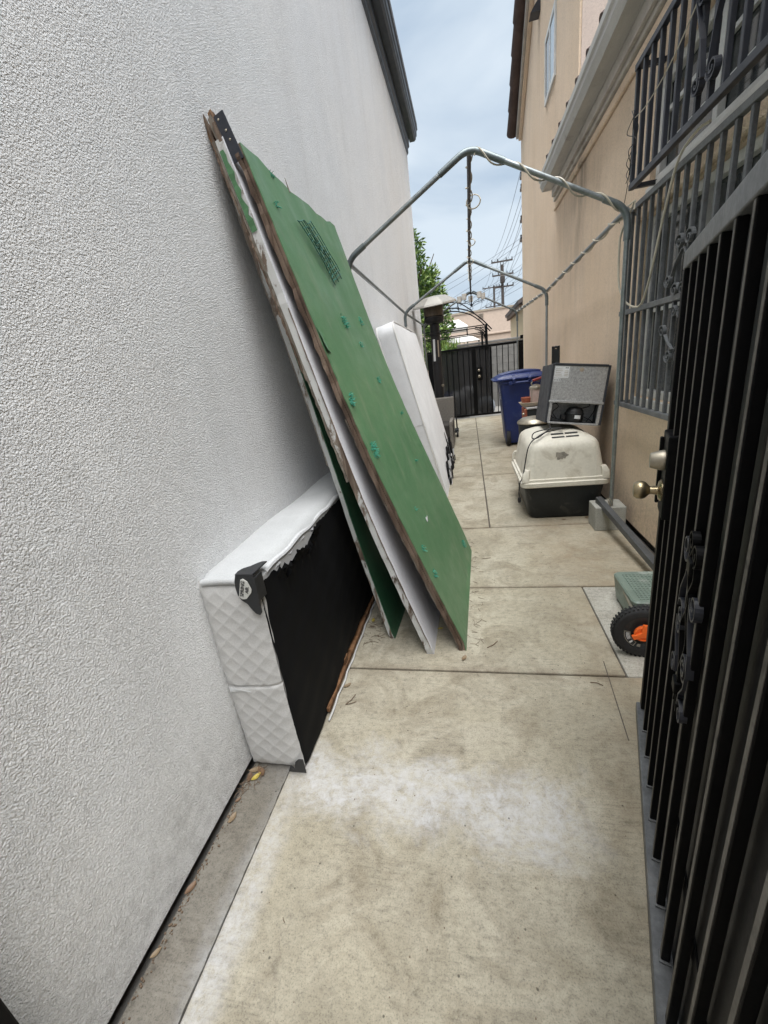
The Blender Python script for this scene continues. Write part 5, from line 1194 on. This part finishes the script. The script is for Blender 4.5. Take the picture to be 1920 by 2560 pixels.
P2 = upole('second wooden pole with one long crossarm behind the tall pole', 3.75, 62, 10.0, [(9.85, 2.3, 4.9, 0), (7.6, 2.6, 4.9, 0), (6.3, 2.6, 4.9, 0)], .17)
P3 = upole('far small pole low over the parapet of far building', 3.1, 95, 9.0, [(8.8, 1.6, 4.4, 0), (7.6, 1.8, 4.2, 0), (6.7, 1.8, 4.2, 0)], .18)
P4 = upole('wooden pole mostly hidden behind the beige gable with arm ends showing', 4.0, 25, 10.2, [(9.28, 2.86, 5.2, 0), (8.80, 2.86, 5.2, 0), (7.50, 2.84, 5.2, 0), (6.68, 2.82, 5.2, 0)], .16)
WL = ['thin overhead wire between the half hidden pole and the tall pole', 'thin overhead wire joining the tall pole top to second pole', 'thick lower cable joining the tall pole to second pole', 'faint far wire leaving the second pole to smallest pole', 'long wire sweeping from behind the tree to upper right', 'low wire crossing just above the far building parapet']
def wire(a, b_, sag, r_=.011, li=0):
    a, b_ = Vector(a), Vector(b_); pts = [a.lerp(b_, i / 16) - Vector((0, 0, 4 * sag * (i / 16) * (1 - i / 16))) for i in range(17)]
    o = MB().tube(pts, r_, 5).build('overhead_wire', 'wire')
    tag(o, WL[li], 'wire', 'overhead wires in the gap between buildings')
for i, (z1, z2) in enumerate(((9.5, 9.75), (8.5, 9.75), (7.5, 8.6), (6.8, 7.6))):
    wire((2.9, 24.9, z1 + .05), (2.6 + .2 * i, 44.9, z2), .55)
    wire((3.4, 24.9, z1 - .05), (3.1 + .3 * i, 44.9, z2 - .1), .65)
for i in range(4): wire((2.7 + .5 * i, 45, 9.7), (2.45 + .6 * i, 62, 10.0), .5, .014, 1)
for i in range(3): wire((2.9 + .5 * i, 45, 7.55), (2.8 + .6 * i, 62, 7.7), .6, .016, 2)
for i in range(3): wire((2.6 + .7 * i, 62, 9.95), (1.9 + .9 * i, 95, 8.9), .9, .018, 3)
for i, (xa, za, xb, zb) in enumerate(((-9, 3.3, 2.7, 9.0), (-9, 2.2, 2.8, 8.45), (-9, 1.4, 2.9, 7.5), (-9, .6, 3.2, 7.0), (-8, 0.2, 3.4, 6.6), (-8, 4.2, 3.0, 9.5))):
    wire((xa, 43, za + 2.2), (xb + 2.2, 41, zb + 1.0), .5, .012, 4)
for i, (za, zb) in enumerate(((4.6, 6.8), (4.2, 6.2), (3.9, 5.7), (3.5, 5.0))):
    wire((-2.5, 34, za), (4.2, 32, zb), .18, .010, 5)

# ================================================================ FALLEN LEAVES AND LITTER
def leaf(x, y, L_, a, mat, label, curl=.3):
    m = MB(); d = Vector((math.cos(a), math.sin(a), 0)); s_ = Vector((-d.y, d.x, 0)); n = 6; v = []; f = []
    for i in range(n + 1):
        t_ = i / n; w_ = L_ * .24 * math.sin(math.pi * min(1, t_ * .96 + .03)) ** .8; c = Vector((x, y, .0035)) + d * (L_ * (t_ - .5)); zc = L_ * curl * .35 * (2 * t_ - 1) ** 2
        v += [c + s_ * w_ + Vector((0, 0, zc + w_ * curl)), c + Vector((0, 0, zc)), c - s_ * w_ + Vector((0, 0, zc + w_ * curl * .7))]
        if i: b_ = (i - 1) * 3; f += [(b_, b_ + 1, b_ + 4, b_ + 3), (b_ + 1, b_ + 2, b_ + 5, b_ + 4)]
    m.add(v, f); o = m.build('fallen_leaf', mat, fix=False); tag(o, label, 'leaf', 'fallen leaves on the concrete'); return o
for x, y, L_, a, mt_, lb in (
    (-.868, 1.022, .040, 1.0, 'leaf_yellow', 'bright yellow fallen leaf by the base of the box spring'),
    (-.858, 1.045, .050, 2.4, 'leaf_brown', 'curled brown leaf touching the base of the box spring'),
    (-.885, 1.050, .045, .4, 'leaf_tan', 'tan leaf in corner between box spring and white wall'),
    (-.893, 1.020, .040, 1.9, 'leaf_brown', 'small brown leaf against white wall near box spring'),
    (-.878, .868, .040, 1.4, 'leaf_tan', 'lone tan leaf on dark strip below the box spring'),
    (-.892, .93, .024, .9, 'leaf_brown', 'tiny brown leaf by the wall above the lone tan leaf'),
    (-.896, .659, .040, 1.2, 'leaf_brown', 'brown leaf stuck against the wall base halfway down strip'),
    (-.898, .51, .030, 1.0, 'leaf_tan', 'pale leaf at wall base lowest in the strip'),
    (-.632, 2.053, .040, 1.7, 'leaf_yellow', 'yellow leaf between box spring and rear leaning panel'),
    (-.226, 1.979, .034, .3, 'leaf_yellow', 'small yellow leaf under the white leaning panel'),
    (-.094, 1.735, .045, 1.2, 'leaf_tan', 'orange tan leaf just below corner of front green board'),
    (-.642, 1.516, .040, .8, 'leaf_tan', 'tan leaf beside lower rail of the box spring'),
    (.74, 3.575, .040, .2, 'leaf_brown', 'brown leaf at the foot of the black pet crate'),
    (.93, 3.60, .045, .5, 'leaf_tan', 'tan leaf at foot of pet crate near concrete block')):
    leaf(x, y, L_, a, M and mt_, lb)
m = MB(); rq = random.Random(91)
def twig(x, y, L_, a, r_=.0009):
    m.tube([(x, y, .003), (x + L_ * .5 * math.cos(a), y + L_ * .5 * math.sin(a), .005), (x + L_ * math.cos(a + .2), y + L_ * math.sin(a + .2), .003)], r_, 5)
for _ in range(45): twig(rq.uniform(-.68, -.52), rq.uniform(1.82, 2.1), rq.uniform(.015, .05), rq.uniform(0, 6.28))
for _ in range(45): twig(rq.gauss(-.04, .02), rq.uniform(1.8, 3.3), rq.uniform(.01, .05), rq.uniform(0, 6.28))
for _ in range(40): twig(rq.uniform(-.91, -.84), rq.uniform(.96, 1.07), rq.uniform(.01, .04), rq.uniform(0, 6.28))
for _ in range(8): twig(rq.uniform(-.6, .5), rq.uniform(.5, 3.4), rq.uniform(.006, .022), rq.uniform(0, 6.28), .001)
for x, y, L_, a in ((-.62, 1.40, .07, .9), (-.62, 1.40, .05, .2), (.03, 2.85, .06, 0), (.5, 1.58, .05, 2.6), (.02, 1.82, .08, .6)): twig(x, y, L_, a, .002)
o = m.build('twig_litter', 'twig'); o['kind'] = 'stuff'; o['label'] = 'scattered twigs and dry grass bits on the concrete'; o['category'] = 'litter'
m = MB()
for _ in range(160):
    x, y = rq.uniform(-.7, .5), rq.uniform(.35, 3.4); s_ = rq.uniform(.001, .003); m.box(x, x + s_, y, y + s_, .0005, .0005 + s_)
for _ in range(260):
    y = rq.uniform(.1, 1.06); x = LW + .01 + abs(rq.gauss(0, .012)); s_ = rq.uniform(.001, .005); m.box(x, x + s_, y, y + s_, -.002, s_)
o = m.build('grit', 'twig'); o['kind'] = 'stuff'; o['label'] = 'dark grit specks on the concrete and along the wall'; o['category'] = 'grit'
